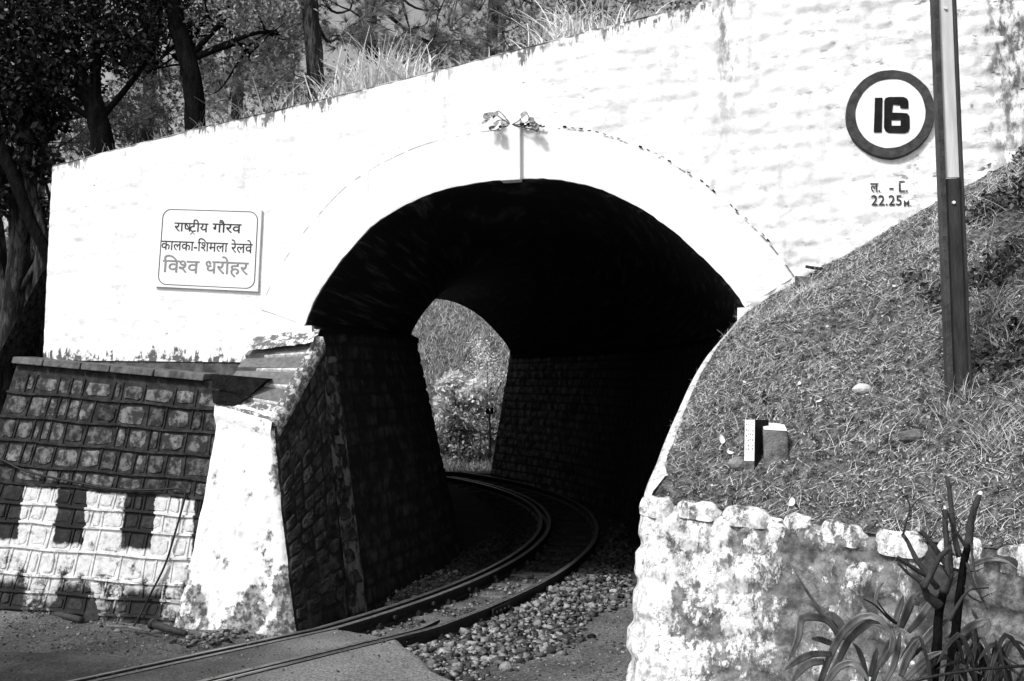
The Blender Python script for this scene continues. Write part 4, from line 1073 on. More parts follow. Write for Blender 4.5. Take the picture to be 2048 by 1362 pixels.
tp = MB().hexa([a0 + uu * 1.005 + ww * .03, a0 + uu * 1.005 + ww * .97, a0 + uu * 1.005 + ww * .97 + dd * .9, a0 + uu * 1.005 + ww * .03 + dd * .9, a0 + uu * 1.03 + ww * .03, a0 + uu * 1.03 + ww * .97, a0 + uu * 1.03 + ww * .97 + dd * .9, a0 + uu * 1.03 + ww * .03 + dd * .9])
obj('painted_top', tp, M_paintw, o)
# paper scraps / dry leaves on the slope
def scrap(px, py, r, label, mt, asp=.5, rot=0., name='dry_leaf', group=None):
    p, nr = hill_px(px, py); nr = nr if nr.z > 0 else -nr; t_ = nr.orthogonal().normalized(); t_ = Matrix.Rotation(rot, 3, nr) @ t_; b_ = nr.cross(t_); V = []
    n = 9
    for k in range(n):
        for m_ in (-1, 0, 1):
            u = k / (n - 1) * 2 - 1; wv = (1 - u * u) ** .6 * asp; V.append(p + t_ * u * r + b_ * m_ * wv * r + nr * (.012 + r * .35 * u * u + r * .15 * abs(m_)))
    o = obj(name, (V, grid_faces(n, 3).tolist()), mt, None, True); tag(o, label, 'leaf' if name == 'dry_leaf' else 'litter', group)
scrap(1446, 885, .05, 'crumpled white scrap on the slope left of the marker post', M_bone, .35, .6, 'paper_scrap')
scrap(1462, 909, .028, 'small pale curled leaf just below the white scrap', M_bone, .5, 1.4)
scrap(1600, 772, .028, 'pale curled leaf in the straw at mid-slope', M_bone, .4, .3)
scrap(1640, 805, .024, 'pale dry leaf right of and below mid-slope straw', M_bone, .4, 2.)
scrap(1490, 768, .020, 'pale leaf near the wing edge, high on the slope', M_bone, .4, 1.)
scrap(1790, 575, .02, 'tiny pale leaf high on the slope near the post', M_bone, .4, 1.)
scrap(1530, 800, .06, 'dark curled leaf on the slope above the marker post', M_blackstone, .3, .4)
scrap(1585, 1010, .04, 'white curled scrap on top of the right retaining wall', M_bone, .5, .2, 'paper_scrap')
# bricks and fallen cornice where slope meets the wall
for (x, y, ww_, hh_, lab) in ((1612, 566, .17, .085, 'grey brick at the end of the arch moulding, lodged against the wall'), (1567, 612, .15, .10, 'grey brick half buried in the slope under the arch end')):
    p = wall_hit(x, y, .10); c_ = MB(); c_.box(p, Vector((ww_ / 2, -.02, -.01)), Vector((.03, .09, 0)), Vector((0, 0, hh_ / 2)))
    o = obj('brick', c_, M_grey, None); bv = o.modifiers.new('bevel', 'BEVEL'); bv.width = .008; tag(o, lab, 'brick')
p = wall_hit(1632, 560, .07); c_ = MB(); c_.box(p, Vector((.045, -.01, 0)), Vector((.02, .07, 0)), Vector((0, 0, .05)))
tag(obj('bracket', c_, M_irond, None), 'small black iron block beside the brick at the arch end', 'bracket')
mb = MB(); mb.tube([wall_hit(1611, 533, .06), wall_hit(1640, 538, .07), wall_hit(1664, 540, .03)], [.012, .016, .008], 6); mb.tube([wall_hit(1637, 538, .06), wall_hit(1637, 552, .06)], .012, 6)
tag(obj('iron_hook', mb, M_irond, None), 'broken iron hook on the wall above the small brick', 'hook')

# ------------------------------------------------------------------ left foreground: pipes, cable, plate
def wallside(x, y, d=.05):    # pixel onto the left retaining wall plane
    q = ray(x, y); n_ = rn; p0 = rf(.5, .5, d); t_ = (p0 - Vector((0, 0, EYE))).dot(n_) / q.dot(n_); return Vector((0, 0, EYE)) + q * t_
mb = MB(); pth = [(-40, 905), (0, 918), (45, 940), (80, 950), (140, 962), (200, 974), (255, 980), (320, 979), (355, 977), (367, 980), (371, 988), (366, 1010), (352, 1060), (330, 1130), (300, 1190), (283, 1225)]
P3 = [wallside(x, y, .055) for x, y in pth]; P3.append(at_z(270, 1250, .0) + Vector((0, -.02, 0)))
mb.tube(smooth_poly(P3, 60), .010, 8)
tag(obj('cable', mb, M_irond, None, True), 'thin dark cable pinned across the painted retaining wall and dropping to the ground', 'cable')
a_ = at_z(-60, 1182, .03); b_ = at_z(162, 1240, .02)
mb = MB(); mb.tube([a_.lerp(b_, k / 6) for k in range(7)], .030, 10); pipe = obj('pipe', mb, M_iron, None, True); tag(pipe, 'long iron pipe lying along the foot of the left retaining wall', 'pipe')
mb = MB(); c_ = a_.lerp(b_, .72); t_ = (b_ - a_).normalized(); mb.tube([c_ - t_ * .04, c_ + t_ * .04], .048, 10); obj('collar', mb, M_irond, pipe)
a_ = at_z(305, 1248, .05); b_ = at_z(372, 1268, .0); mb = MB(); mb.tube([a_, b_], [.036, .024], 10)
mb.tube([a_ - (b_ - a_).normalized() * .012, a_ + (b_ - a_).normalized() * .02], .047, 10)
tag(obj('pipe', mb, M_iron, None, True), 'short pipe stub poking out of the dirt beside the white pier', 'pipe')
a_ = at_z(215, 1252, .0); b_ = at_z(300, 1262, .012); mb = MB(); mb.tube([a_, a_.lerp(b_, .5) + Vector((0, 0, .012)), b_], .012, 8)
tag(obj('pipe', mb, M_grey, None, True), 'thin pale pipe half buried in front of the short pipe stub', 'pipe')
p1 = at_z(163, 1243, 0); p2 = at_z(196, 1240, 0); t1 = at_y(190, 1172, p1.y + .22); t2 = at_y(211, 1184, p2.y + .16); th = Vector((.004, .018, .004))
mb = MB().hexa([p1, p2, p2 + th, p1 + th, t1, t2, t2 + th, t1 + th]); tag(obj('iron_plate', mb, M_iron, None), 'dark iron plate leaning on the foot of the painted wall', 'plate')
rock_thing(235, 1272, .03, 'small pale stone on the dirt left of the pier', M_rock)
rock_thing(340, 1240, .06, 'grey rounded stone at the foot of the wall behind the pipe stub', M_grey)
rock_thing(455, 1250, .05, 'broken plaster lump at the foot of the white pier', M_grey)

# ------------------------------------------------------------------ vegetation builders
def quads(C, size, rs, nrm_bias=None, asp=.6):
    N = len(C); a = rs.normal(size=(N, 3)); 
    if nrm_bias is not None: a += np.array(nrm_bias)
    a /= np.linalg.norm(a, axis=1)[:, None]; t = rs.normal(size=(N, 3)); t -= (t * a).sum(1)[:, None] * a; t /= np.linalg.norm(t, axis=1)[:, None]; b = np.cross(a, t)
    s = size * rs.uniform(.6, 1.3, (N, 1)); 
    P = np.stack([C - t * s, C + b * s * asp * .9 - t * s * .15 + a * s * .12, C + t * s, C - b * s * asp * .9 - t * s * .15 + a * s * .12], 1)
    F = np.arange(N * 4).reshape(N, 4); r = np.repeat(rs.uniform(0, 1, N) ** 3, 4)
    return P.reshape(-1, 3), F, r
def blobs(centers, rads, n, rs, flat=.7):
    centers = np.asarray(centers, float); rads = np.asarray(rads, float); k = rs.choice(len(centers), n, p=rads ** 2 / (rads ** 2).sum())
    d = rs.normal(size=(n, 3)); d /= np.linalg.norm(d, axis=1)[:, None]; d *= (rs.uniform(0, 1, (n, 1)) ** .45); d[:, 2] *= flat
    return centers[k] + d * rads[k][:, None]
def needles(C, L, per, rs, wd=.006, D=None):
    N = len(C); d = rs.normal(size=(N, per, 3)); 
    if D is not None: d = d * .55 + D[:, None, :]
    d /= np.linalg.norm(d, axis=2)[:, :, None]; l = L * rs.uniform(.6, 1.1, (N, per, 1)); s = np.cross(d, rs.normal(size=(N, per, 3))); s /= np.linalg.norm(s, axis=2)[:, :, None]
    c_ = np.repeat(C[:, None], per, 1); P = np.stack([c_ + s * wd, c_ - s * wd, c_ + d * l], 2).reshape(-1, 3)
    r = np.repeat(np.repeat(rs.uniform(0, 1, N), per) * .7 + rs.uniform(0, .3, N * per), 3)
    return P, np.arange(N * per * 3).reshape(-1, 3), r
def tree(name, label, cat, path, r0, r1, bark, limbs, foli, group=None, side=14):
    """path: trunk points; limbs: list of (points, r0, r1); foli: (verts, faces, rnd, material)"""
    root = empty(name, Vector(path[0]), label, cat, group)
    P = smooth_poly(path, 24); mb = MB(); mb.tube(P, [r0 + (r1 - r0) * (i / 23) + .25 * r0 * max(0, 1 - i / 3) for i in range(24)], side, jit=.16); obj('trunk', mb, bark, root, True)
    for lp, a, b_ in limbs:
        mb = MB(); Q = smooth_poly(lp, 12); mb.tube(Q, [a + (b_ - a) * i / 11 for i in range(12)], 8, jit=.15); obj('branch', mb, bark, root, True)
    if foli:
        for V, F, r, m_ in foli: obj('crown', (V, F), m_, root, False, {'rnd': r})
    return root
def limb(p, d, L, bend=.3, n=5):
    p = Vector(p); d = Vector(d).normalized(); out = [p.copy()]
    for i in range(n):
        d = (d + Vector((random.uniform(-1, 1), random.uniform(-1, 1), random.uniform(-.7, .9))) * bend).normalized(); p = p + d * (L / n); out.append(p.copy())
    return out
rs = np.random.RandomState(5)
# --- broadleaf trees leaning over the left end of the wall
def broad(name, label, base_px, Y, px_path, r0, r1, nleaf, leafm, centers, rads, lsize=.05, seed=1, limbsN=6, flat=.8, bark=M_barkd):
    path = [at_y(x, y, Y) for x, y in px_path]; path[0].z -= .5; rr_ = np.random.RandomState(seed); limbs = []
    P = smooth_poly(path, 12)
    for k in range(limbsN):
        p = P[4 + (k * 7) % 7]; c_ = Vector(centers[k % len(centers)]); mid_ = p.lerp(c_, .5) + Vector((random.uniform(-.3, .3), random.uniform(-.2, .2), random.uniform(-.1, .4))); limbs.append(([p, mid_, c_], r0 * .33, .012))
        for q in range(3): limbs.append((limb(mid_.lerp(c_, random.random()), (random.uniform(-1, 1), random.uniform(-1, 1), random.uniform(-.6, .8)), random.uniform(.5, 1.)), .016, .004))
    V, F, r = quads(blobs(centers, rads, nleaf, rr_, flat), lsize, rr_)
    return tree(name, label, 'tree', path, r0, r1, bark, limbs, [(V, F, r, leafm)])
def cpx(L, ): return [tuple(at_y(x, y, Y)) for x, y, Y in L]
broad('broadleaf_tree', 'black-trunked forked tree with bright leaves, behind the wall left of the pines', None, 10.9, [(395, 262), (388, 190), (372, 110), (350, 30), (338, -60), (320, -260)], .125, .07, 6500, M_leafb,
      cpx([(430, 70, 11.2), (500, 120, 11.4), (480, 10, 11.4), (400, 150, 11.3), (340, 50, 11.5), (560, 70, 11.7), (290, 150, 11.4), (420, -60, 11.3), (590, 10, 11.8), (250, 220, 11.4)]), [.5, .35, .6, .3, .45, .45, .35, .7, .5, .3], .030, 3, 8)
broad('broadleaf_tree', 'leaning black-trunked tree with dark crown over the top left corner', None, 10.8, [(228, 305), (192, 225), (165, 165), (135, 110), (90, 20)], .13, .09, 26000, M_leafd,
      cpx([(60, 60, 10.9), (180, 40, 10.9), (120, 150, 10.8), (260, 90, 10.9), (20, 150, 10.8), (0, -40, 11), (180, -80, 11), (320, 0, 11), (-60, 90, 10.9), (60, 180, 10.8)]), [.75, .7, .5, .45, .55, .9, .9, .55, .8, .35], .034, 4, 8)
broad('broadleaf_tree', 'shaded tree at the far left edge with sparse leaves', None, 11.2, [(10, 780), (22, 640), (40, 470), (20, 330), (-40, 200)], .13, .10, 3500, M_leafd,
      cpx([(20, 250, 11), (80, 330, 11), (-30, 350, 11), (90, 230, 11.3), (60, 420, 11.6)]), [.5, .3, .5, .35, .3], .05, 6, 5, bark=M_bark)
# left trunks standing behind the end of the wall
for k, (pp, Y, r0, lab) in enumerate([([(62, 780), (66, 640), (50, 500), (24, 400), (0, 330)], 11.6, .06, 'thin pale-edged trunk curving left behind the wall end'),
                                       ([(88, 780), (86, 660), (80, 560), (84, 470), (60, 380), (52, 250)], 11.0, .085, 'rough grey trunk touching the left end of the wall'),
                                       ([(-5, 780), (5, 620), (-10, 450), (-30, 300)], 12.0, .11, 'thick dark trunk at the left picture edge')]):
    tree('tree_trunk', lab, 'tree', [at_y(x, y, Y) for x, y in pp], r0, r0 * .75, M_bark, [(limb(at_y(pp[3][0], pp[3][1], Y), (.6, 0, .4), .8), .02, .006)], None)
tree('leaning_trunk', 'black diagonal limb leaning against the left end of the wall', 'tree', [at_y(x, y, 10.6) for x, y in ((112, 560), (90, 500), (60, 440), (30, 360), (0, 300), (-40, 250))], .06, .07, M_barkd, [], None)
# --- pines behind the wall
def pine(label, px_path, Y, r0, r1, tufts, seed, mtl=M_needle, nt=380, L=.22, bark=M_bark, spread=1., name='pine_tree', per=30):
    rr_ = np.random.RandomState(seed); path = [at_y(x, y, Y) for x, y in px_path]; path[0].z -= .5; limbs = []; C = []; D = []
    for (x, y, yy, r) in tufts:
        c_ = at_y(x, y, yy); p = smooth_poly(path, 12)[rr_.randint(4, 12)]; m_ = p.lerp(c_, .55) + Vector((0, 0, -.25)); limbs.append(([p, m_, c_], .03, .01))
        for q in range(4):
            lp = limb(c_, tuple(rr_.uniform(-1, 1, 3) * (1, 1, .6)), r * 1.1, .35); limbs.append((lp, .012, .004))
            for pnt, nx in zip(lp[1:], lp[2:] + [lp[-1] * 2 - lp[-2]]):
                for z in range(max(1, int(nt / len(tufts) / 20))):
                    C.append(np.array(pnt) + rr_.normal(size=3) * r * .22); D.append(np.array((nx - pnt).normalized()))
    V, F, r = needles(np.array(C), L, per, rr_, .0045, np.array(D))
    return tree(name, label, 'tree', path, r0, r1, bark, limbs, [(V, F, r, mtl)])
pine('tall pine with rough trunk rising behind tall grass, left of the arch crown', [(640, 205), (630, 120), (622, 40), (612, -90), (600, -500)], 11.6, .105, .10,
     [(700, 20, 12.2, .6), (560, 40, 12.5, .5), (520, 110, 12.8, .4), (680, 70, 13, .4), (590, -30, 12, .6)], 21)
pine('slimmer pine standing right of the tall rough-barked one', [(746, 185), (744, 110), (742, 40), (739, -90), (736, -480)], 13.2, .085, .08,
     [(820, 60, 14, .7), (880, 20, 14.5, .7), (760, 10, 13.6, .5), (840, 120, 14.5, .5), (920, 80, 15, .6)], 22)
pine('distant pine whose needles fill the gap behind the right grass clump', [(980, 120), (985, 50), (990, -60), (995, -420)], 16.5, .10, .09,
     [(960, 20, 16, .8), (1040, 50, 16.5, .8), (1120, 10, 16.5, .8), (1200, 20, 17, .7), (1060, -20, 16, .9), (1280, 0, 17, .6), (900, 60, 16, .7), (1010, 80, 17, .6)], 23, nt=600)
pine('distant pine between the forked tree and the tall pine', [(470, 260), (480, 120), (490, -50), (495, -420)], 17, .10, .09,
     [(460, 200, 16.5, .7), (540, 180, 17, .7), (420, 140, 17, .7), (590, 150, 17.5, .6), (520, 80, 17, .7), (440, 40, 17, .8), (600, 60, 17, .7)], 24, nt=700)
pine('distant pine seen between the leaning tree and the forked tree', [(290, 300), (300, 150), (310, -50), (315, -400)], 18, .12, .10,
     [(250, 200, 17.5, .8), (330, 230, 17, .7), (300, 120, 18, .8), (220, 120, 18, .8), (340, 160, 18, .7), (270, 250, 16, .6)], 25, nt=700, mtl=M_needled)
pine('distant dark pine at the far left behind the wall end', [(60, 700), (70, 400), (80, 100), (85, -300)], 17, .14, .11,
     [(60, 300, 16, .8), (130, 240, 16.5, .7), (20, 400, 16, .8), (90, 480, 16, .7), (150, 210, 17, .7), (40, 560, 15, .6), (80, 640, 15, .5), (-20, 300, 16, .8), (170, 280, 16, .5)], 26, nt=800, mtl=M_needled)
# background undergrowth as one far mass
C = blobs([tuple(at_y(x, y, Y * (1.6 if Y >= 21 and x > 150 else 1))) for x, y, Y in [(-50, 500, 20), (60, 420, 20), (60, 600, 19), (150, 300, 21), (260, 270, 21), (380, 240, 21), (500, 220, 22), (620, 190, 22), (760, 160, 23), (900, 120, 23), (1050, 70, 24), (1200, 40, 24), (1350, 0, 25), (-60, 250, 22), (560, 140, 26), (1000, 30, 27)]],
          [2.0, 1.6, 1.6, 1.7, 1.6, 1.6, 1.7, 1.9, 1.9, 1.9, 2., 2., 2., 1.6, 1.6, 1.6], 9000, rs, .75)
V, F, r = quads(C, .095, rs)
tag(obj('background_foliage', (V, F), M_leafbg, None, False, {'rnd': r}), 'mass of undergrowth and far branches behind the wall', 'foliage', kind='stuff')

# ------------------------------------------------------------------ hills behind: over the bore, left terrace, beyond the far mouth
xs = np.linspace(-40, 30, 90); vs_ = np.linspace(0, 1, 40); V = np.zeros((90, 40, 3))
for i, x in enumerate(xs):
    y0 = wally(x) + .50 if x > -4.95 else np.interp(x, [-40, -6.2, -5.6, -4.95], [10.2, 10.2, 10.25, 10.4])
    z0 = (float(topz(x)) - .10) if x > -4.75 else 2.38
    y1 = 22.6 if x > -5 else 40
    yy = y0 + (y1 - y0) * vs_; zz = z0 + (.075 if x > -4.75 else .05) * (yy - y0); 
    if x <= -4.75: zz = np.minimum(zz, zz)
    zz = zz + .25 * fbm(x * .7 + 0 * yy, yy * .7, 3, 33) * np.minimum(1, vs_ * 8)
    if x > -4.75: 
        zz = np.maximum(zz, z0 - .15); k_ = np.clip((yy - 15) / 6, 0, 1); zz = zz * (1 - k_) + 5.15 * k_ if x < 6 else zz
    V[i] = np.stack([np.full(40, x), yy, zz], -1)
xi = int(np.searchsorted(xs, -4.75))
th = obj('terrain', (V.reshape(-1, 3), grid_faces(90, 40)), M_soil, None, True); tag(th, kind='structure')
xs = np.linspace(-45, 30, 150); ys = np.linspace(23.5, 70, 80); XX, YY = np.meshgrid(xs, ys, indexing='ij')
up_ = np.clip(YY - (26.0 + .25 * XX * 0), 0, 60); ZZ = .88 + up_ * .62 - .004 * up_ ** 2 + .9 * fbm(XX * .35, YY * .35, 4, 44) * np.clip(up_, 0, 1)
ZZ = np.minimum(ZZ, 5.5 + 5. * np.exp(-((XX + 4) / 6) ** 4) + 1.5 * fbm(XX * .15, YY * .15, 3, 46))
fh = obj('far_hill', (np.stack([XX, YY, ZZ], -1).reshape(-1, 3), grid_faces(150, 80)), M_farhill, None, True); tag(fh, kind='structure')
# grass and shrubs beyond the far mouth
N = 16000; X_ = rs.uniform(-6, 1.5, N); Y_ = rs.uniform(25, 36, N); upn = np.clip(Y_ - 26, 0, 60); Zg = .88 + upn * .62 - .004 * upn ** 2 + .9 * fbm(X_ * .35, Y_ * .35, 4, 44) * np.clip(upn, 0, 1)
def blades(P, L, rs, lean=.6, wd=.004, segs=2, D=None):
    N = len(P); d = rs.normal(size=(N, 3)) * lean; d[:, 2] = np.abs(d[:, 2]) * .3 + 1
    if D is not None: d = d + D
    d /= np.linalg.norm(d, axis=1)[:, None]; l = L * rs.uniform(.45, 1.15, (N, 1)); s = np.cross(d, rs.normal(size=(N, 3))); s /= np.linalg.norm(s, axis=1)[:, None]
    b = rs.normal(size=(N, 3)) * .35; b[:, 2] = -np.abs(b[:, 2]) * .6
    ps = []
    for k in range(segs + 1):
        t = k / segs; c_ = P + d * l * t + b * l * t * t; w_ = wd * (1 - t * .85); ps += [c_ - s * w_, c_ + s * w_]
    A_ = np.stack(ps, 1); nv = 2 * (segs + 1); F = []
    for k in range(segs): F.append(np.stack([np.arange(N) * nv + 2 * k, np.arange(N) * nv + 2 * k + 1, np.arange(N) * nv + 2 * k + 3, np.arange(N) * nv + 2 * k + 2], -1))
    return A_.reshape(-1, 3), np.concatenate(F), np.repeat(rs.uniform(0, 1, N), nv)
V, F, r = blades(np.stack([X_, Y_, Zg - .02], -1), .34, rs, .5, .012)
tag(obj('far_grass', (V, F), M_hillgrass, None, False, {'rnd': r}), 'grass on the sunlit hill beyond the far mouth of the tunnel', 'grass', kind='stuff')
def shrub(label, cx, cy, Y, rad_, n, mt, size, name='flowering_shrub', seed=0, stems=9, cat='shrub'):
    rr_ = np.random.RandomState(seed); c_ = at_y(cx, cy, Y); base_ = Vector((c_.x, c_.y, .9 + max(0, (Y - 26)) * .6)); base_.z = min(base_.z, c_.z - rad_ * .6); root = empty(name, base_, label, cat)
    cs = [np.array(c_) + rr_.normal(size=3) * rad_ * .5 for _ in range(10)]
    for k in range(stems):
        mb = MB(); mb.tube([base_, base_.lerp(Vector(cs[k % 10]), .5) + Vector((0, 0, .1)), Vector(cs[k % 10])], [.02, .014, .006], 5); obj('stem', mb, M_stem, root)
    V, F, r = quads(blobs(cs, [rad_ * .55] * 10, n, rr_, .8), size, rr_); obj('crown', (V, F), mt, root, False, {'rnd': r})
shrub('white blossoming shrub seen through the tunnel mouth', 915, 785, 27.3, .62, 3600, M_flower, .07, seed=1)
shrub('pale feathery shrub right of the white blossoming one', 975, 735, 28.2, .6, 1100, M_flower, .035, seed=2)
shrub('leafy green bush below the blossoms at the tunnel mouth', 930, 860, 26.6, .7, 2600, M_leafb, .06, 'leafy_bush', 3)
shrub('leafy bush beside the small signal at the far mouth', 985, 830, 27.0, .55, 1800, M_leafb, .055, 'leafy_bush', 4)
p = at_y(981, 915, 23.6); t_ = at_y(979, 822, 23.6); mb = MB(); mb.tube([p, t_], .022, 6); sg = empty('signal_post', p, 'small signal post with two dark heads by the far tunnel mouth', 'signal'); obj('pole', mb, M_grey, sg)
for q in (-5, 4):
    c_ = at_y(980 + q, 822, 23.55); mb = MB(); mb.box(c_, (.035, 0, 0), (0, .04, 0), (0, 0, .07)); obj('signal_head', mb, M_irond, sg)

# ------------------------------------------------------------------ grass on the crest of the wall
def crest(cl, label, mt=M_straw, L0=.4, seed=1, name='tall_grass', lean=.22):
    rr_ = np.random.RandomState(seed); Pn = []; Ls = []
    for (px, n, sp, L) in cl:
        for _ in range(n):
            x_ = px + rr_.normal() * sp; h = wall_hit(x_, 200, 0); z = float(topz(h.x)); Pn.append((h.x, wally(h.x) + rr_.uniform(.05, .5), z - .03)); Ls.append(1.18 * L * rr_.uniform(.5, 1.15))
    V, F, r = blades(np.array(Pn), 1., rr_, lean, .0042, 4); N = len(Pn); V = V.reshape(N, -1, 3); P_ = np.array(Pn)[:, None]; V = P_ + (V - P_) * (np.array(Ls)[:, None, None]); wfix = 1
    # keep the blade width real: rebuild from the centre line
    c_ = (V[:, 0::2] + V[:, 1::2]) / 2; s_ = (V[:, 1::2] - V[:, 0::2]); s_ = s_ / (np.linalg.norm(s_, axis=2)[:, :, None] + 1e-9); w_ = np.linspace(.0082, .003, c_.shape[1])[None, :, None]
    V[:, 0::2] = c_ - s_ * w_; V[:, 1::2] = c_ + s_ * w_
    tag(obj(name, (V.reshape(-1, 3), F), mt, None, False, {'rnd': r}), label, 'grass', kind='stuff')
crest([(670, 160, 22, .42), (720, 200, 30, .50), (760, 230, 28, .52), (800, 150, 25, .42), (850, 60, 25, .22)], 'bright clump of tall dry grass on the wall crest around the pine trunks', seed=2)
crest([(1090, 60, 14, .35), (1130, 110, 18, .48), (1160, 90, 18, .45), (1205, 60, 18, .35), (1250, 50, 16, .34), (1300, 20, 20, .25), (925, 30, 12, .2), (975, 18, 12, .18)], 'second clump of tall dry grass on the crest right of the arch crown', seed=3)
crest([(430, 60, 60, .3), (520, 90, 60, .32), (600, 60, 40, .3), (300, 50, 60, .2), (200, 30, 40, .2), (1000, 40, 60, .12), (1400, 30, 60, .12)], 'thin scattered grass along the rest of the wall crest', M_hillgrass, seed=4)

# ------------------------------------------------------------------ dry grass on the right slope
Nn = len(hillF); Vh = hillV; c4 = Vh[hillF].mean(1)
ar = np.linalg.norm(np.cross(Vh[hillF[:, 1]] - Vh[hillF[:, 0]], Vh[hillF[:, 3]] - Vh[hillF[:, 0]]), axis=1)
vis = (c4[:, 0] < 5.2); fi_ = np.arange(Nn) // (n2h - 1); fj_ = np.arange(Nn) % (n2h - 1); tt_ = 10 * fi_ / (n1h - 1); dist_ = np.linalg.norm(c4 - Vh[fi_ * n2h], axis=1); pr_ = ar * vis * np.where((tt_ < 4.3) & (dist_ < .27), .12, 1) * np.where((tt_ < 4.3) & (dist_ < .05), 0, 1); den = np.clip(.35 + 1.5 * (fbm(c4[:, 0] * 1.6, c4[:, 1] * 1.6 + c4[:, 2], 3, 61) + .2), .05, 1.4); pr_ = pr_ * den * np.clip(1.15 - (c4[:, 0] - 2.8) * .5, .25, 1); pr_ /= pr_.sum()
def on_hill(n, rs): 
    k = rs.choice(Nn, n, p=pr_); a = rs.uniform(0, 1, (n, 1)); b = rs.uniform(0, 1, (n, 1)); q = Vh[hillF[k]]
    return q[:, 0] * (1 - a) * (1 - b) + q[:, 1] * a * (1 - b) + q[:, 2] * a * b + q[:, 3] * (1 - a) * b
V, F, r = blades(on_hill(85000, rs) - (0, 0, .004), .036, rs, 1.5, .0012, 2)
tag(obj('slope_grass', (V, F), M_hillgrass, None, False, {'rnd': r}), 'short dry grass covering the right slope', 'grass', kind='stuff')
Ps = on_hill(15000, rs); D_ = np.tile(np.array([.9, .5, -.3]), (len(Ps), 1)) * rs.choice([-1, 1], (len(Ps), 1))
d = rs.normal(size=(len(Ps), 3)) * .9; d[:, 2] *= .25; d += np.array([.7, .35, .42]); 
V, F, r = blades(Ps + (0, 0, .012), .085, rs, .8, .0014, 3, D=d * 2.2)
tag(obj('fallen_straw', (V, F), M_straw, None, False, {'rnd': r}), 'long pale straw lying flat on the right slope', 'straw', kind='stuff')
kk = np.clip(fbm(c4[:, 0] * 2.5 + 3, c4[:, 1] * 2.5 + c4[:, 2], 3, 65) * 5 - .1, 0, 1) * ar * vis * np.clip((c4[:, 0] - 1.3), 0, 1); keep_ = pr_; pr_ = kk / kk.sum()
Pl = on_hill(3200, rs); pr_ = keep_; d2 = rs.normal(size=(len(Pl), 3)) * .8; d2[:, 2] *= .3; d2 += np.array([.7, .3, .6])
V, F, r = blades(Pl + (0, 0, .01), .20, rs, .4, .0014, 4, D=d2 * 2.2); tag(obj('straw_clumps', (V, F), M_straw, None, False, {'rnd': r}), 'clumps of longer arching dry grass on the middle and right of the slope', 'grass', kind='stuff')
C = on_hill(26000, rs); V, F, r = quads(C + (0, 0, .006), .012, rs, (0, -.3, 1)); tag(obj('leaf_litter', (V, F), M_hillgrass, None, False, {'rnd': r}), 'crumbs of dead leaf and soil on the right slope', 'litter', kind='stuff')
k_ = np.where((c4[:, 0] > 2.9) & ((wally(c4[:, 0]) - c4[:, 1] > .35) | (c4[:, 0] > 3.9)), 1, 0) * np.clip(fbm(c4[:, 0] * 2.2, c4[:, 1] * 2.2 + c4[:, 2], 3, 63) * 3 + (c4[:, 0] - 2.9) * .5 - .2, 0, 1) * ar * vis; k_ = k_ / k_.sum(); pr_ = k_
C = on_hill(17000, rs); V, F, r = quads(C + np.abs(rs.normal(size=C.shape)) * (.02, -.02, .04), .027, rs, (-.3, -.8, 1.2)); tag(obj('slope_weeds', (V, F), M_weed, None, False, {'rnd': r}), 'dark low leafy weeds towards the right end of the slope', 'weeds', kind='stuff')
# tufts of green weed near the post
root_p = [hill_px(x, y)[0] for x, y in ((1925, 800), (1960, 860), (1990, 900), (1900, 840), (2010, 700), (1990, 620))]
for i_, (p, lab) in enumerate(zip(root_p, ('grass tuft at the foot of the rail post', 'weedy tuft just right of and below the rail post', 'leafy tuft lower right on the slope', 'small tuft left below the rail post', 'tuft at the right edge of the slope, mid height', 'uppermost tuft at the right edge of the slope'))):
    rr_ = np.random.RandomState(i_); V, F, r = blades(np.repeat(np.array(p)[None], 60, 0) + rr_.normal(size=(60, 3)) * .03, .22, rr_, .6, .003, 4)
    tag(obj('grass_tuft', (V, F), M_hillgrass, None, False, {'rnd': r}), lab, 'grass tuft', 'grass tufts on the right slope')

# ------------------------------------------------------------------ plant growing from the keystone, weeds in wall
def stemplant(label, start_px, twigs, d=.10, lsz=.07, name='wall_plant'):
    base_ = wall_hit(start_px[0], start_px[1], .05); root = empty(name, base_, label, 'plant')
    for tw in twigs:
        pts = [base_] + [wall_hit(x, y, dd) for x, y, dd in tw]; mb = MB(); mb.tube(smooth_poly(pts, 8), .004, 5); obj('stem', mb, M_stem, root)
        for (x, y, dd) in tw[1:]:
            for q in range(1):
                c_ = wall_hit(x, y, dd + .02); a = Vector((random.uniform(-1, 1), random.uniform(-.4, .4), random.uniform(-1, .2))).normalized(); nr = (WN * .8 + Vector((random.uniform(-.5, .5), 0, random.uniform(.2, .8)))).normalized(); b_ = nr.cross(a).normalized(); a = b_.cross(nr)
                s_ = lsz * random.uniform(.7, 1.1); V = []
                for u, w_ in ((0, .05), (.2, .34), (.45, .42), (.75, .26), (1, .02)):
                    V += [c_ + a * s_ * u - b_ * w_ * s_, c_ + a * s_ * u - nr * .008, c_ + a * s_ * u + b_ * w_ * s_]
                obj('leaf', (V, grid_faces(5, 3).tolist()), M_sprig, root, True)
stemplant('small leafy plant growing from the joint above the keystone', (1022, 250), [[(1000, 235, .1), (985, 225, .12), (968, 228, .12)], [(1005, 228, .1), (995, 222, .12), (975, 240, .12)], [(1040, 240, .1), (1050, 222, .13), (1058, 235, .12)], [(1045, 248, .1), (1062, 240, .12), (1072, 245, .1)], [(1000, 255, .08), (990, 262, .1), (978, 258, .09)], [(1050, 255, .08), (1068, 260, .1), (1078, 256, .1)], [(1005, 240, .1), (992, 243, .12)]], lsz=.085)
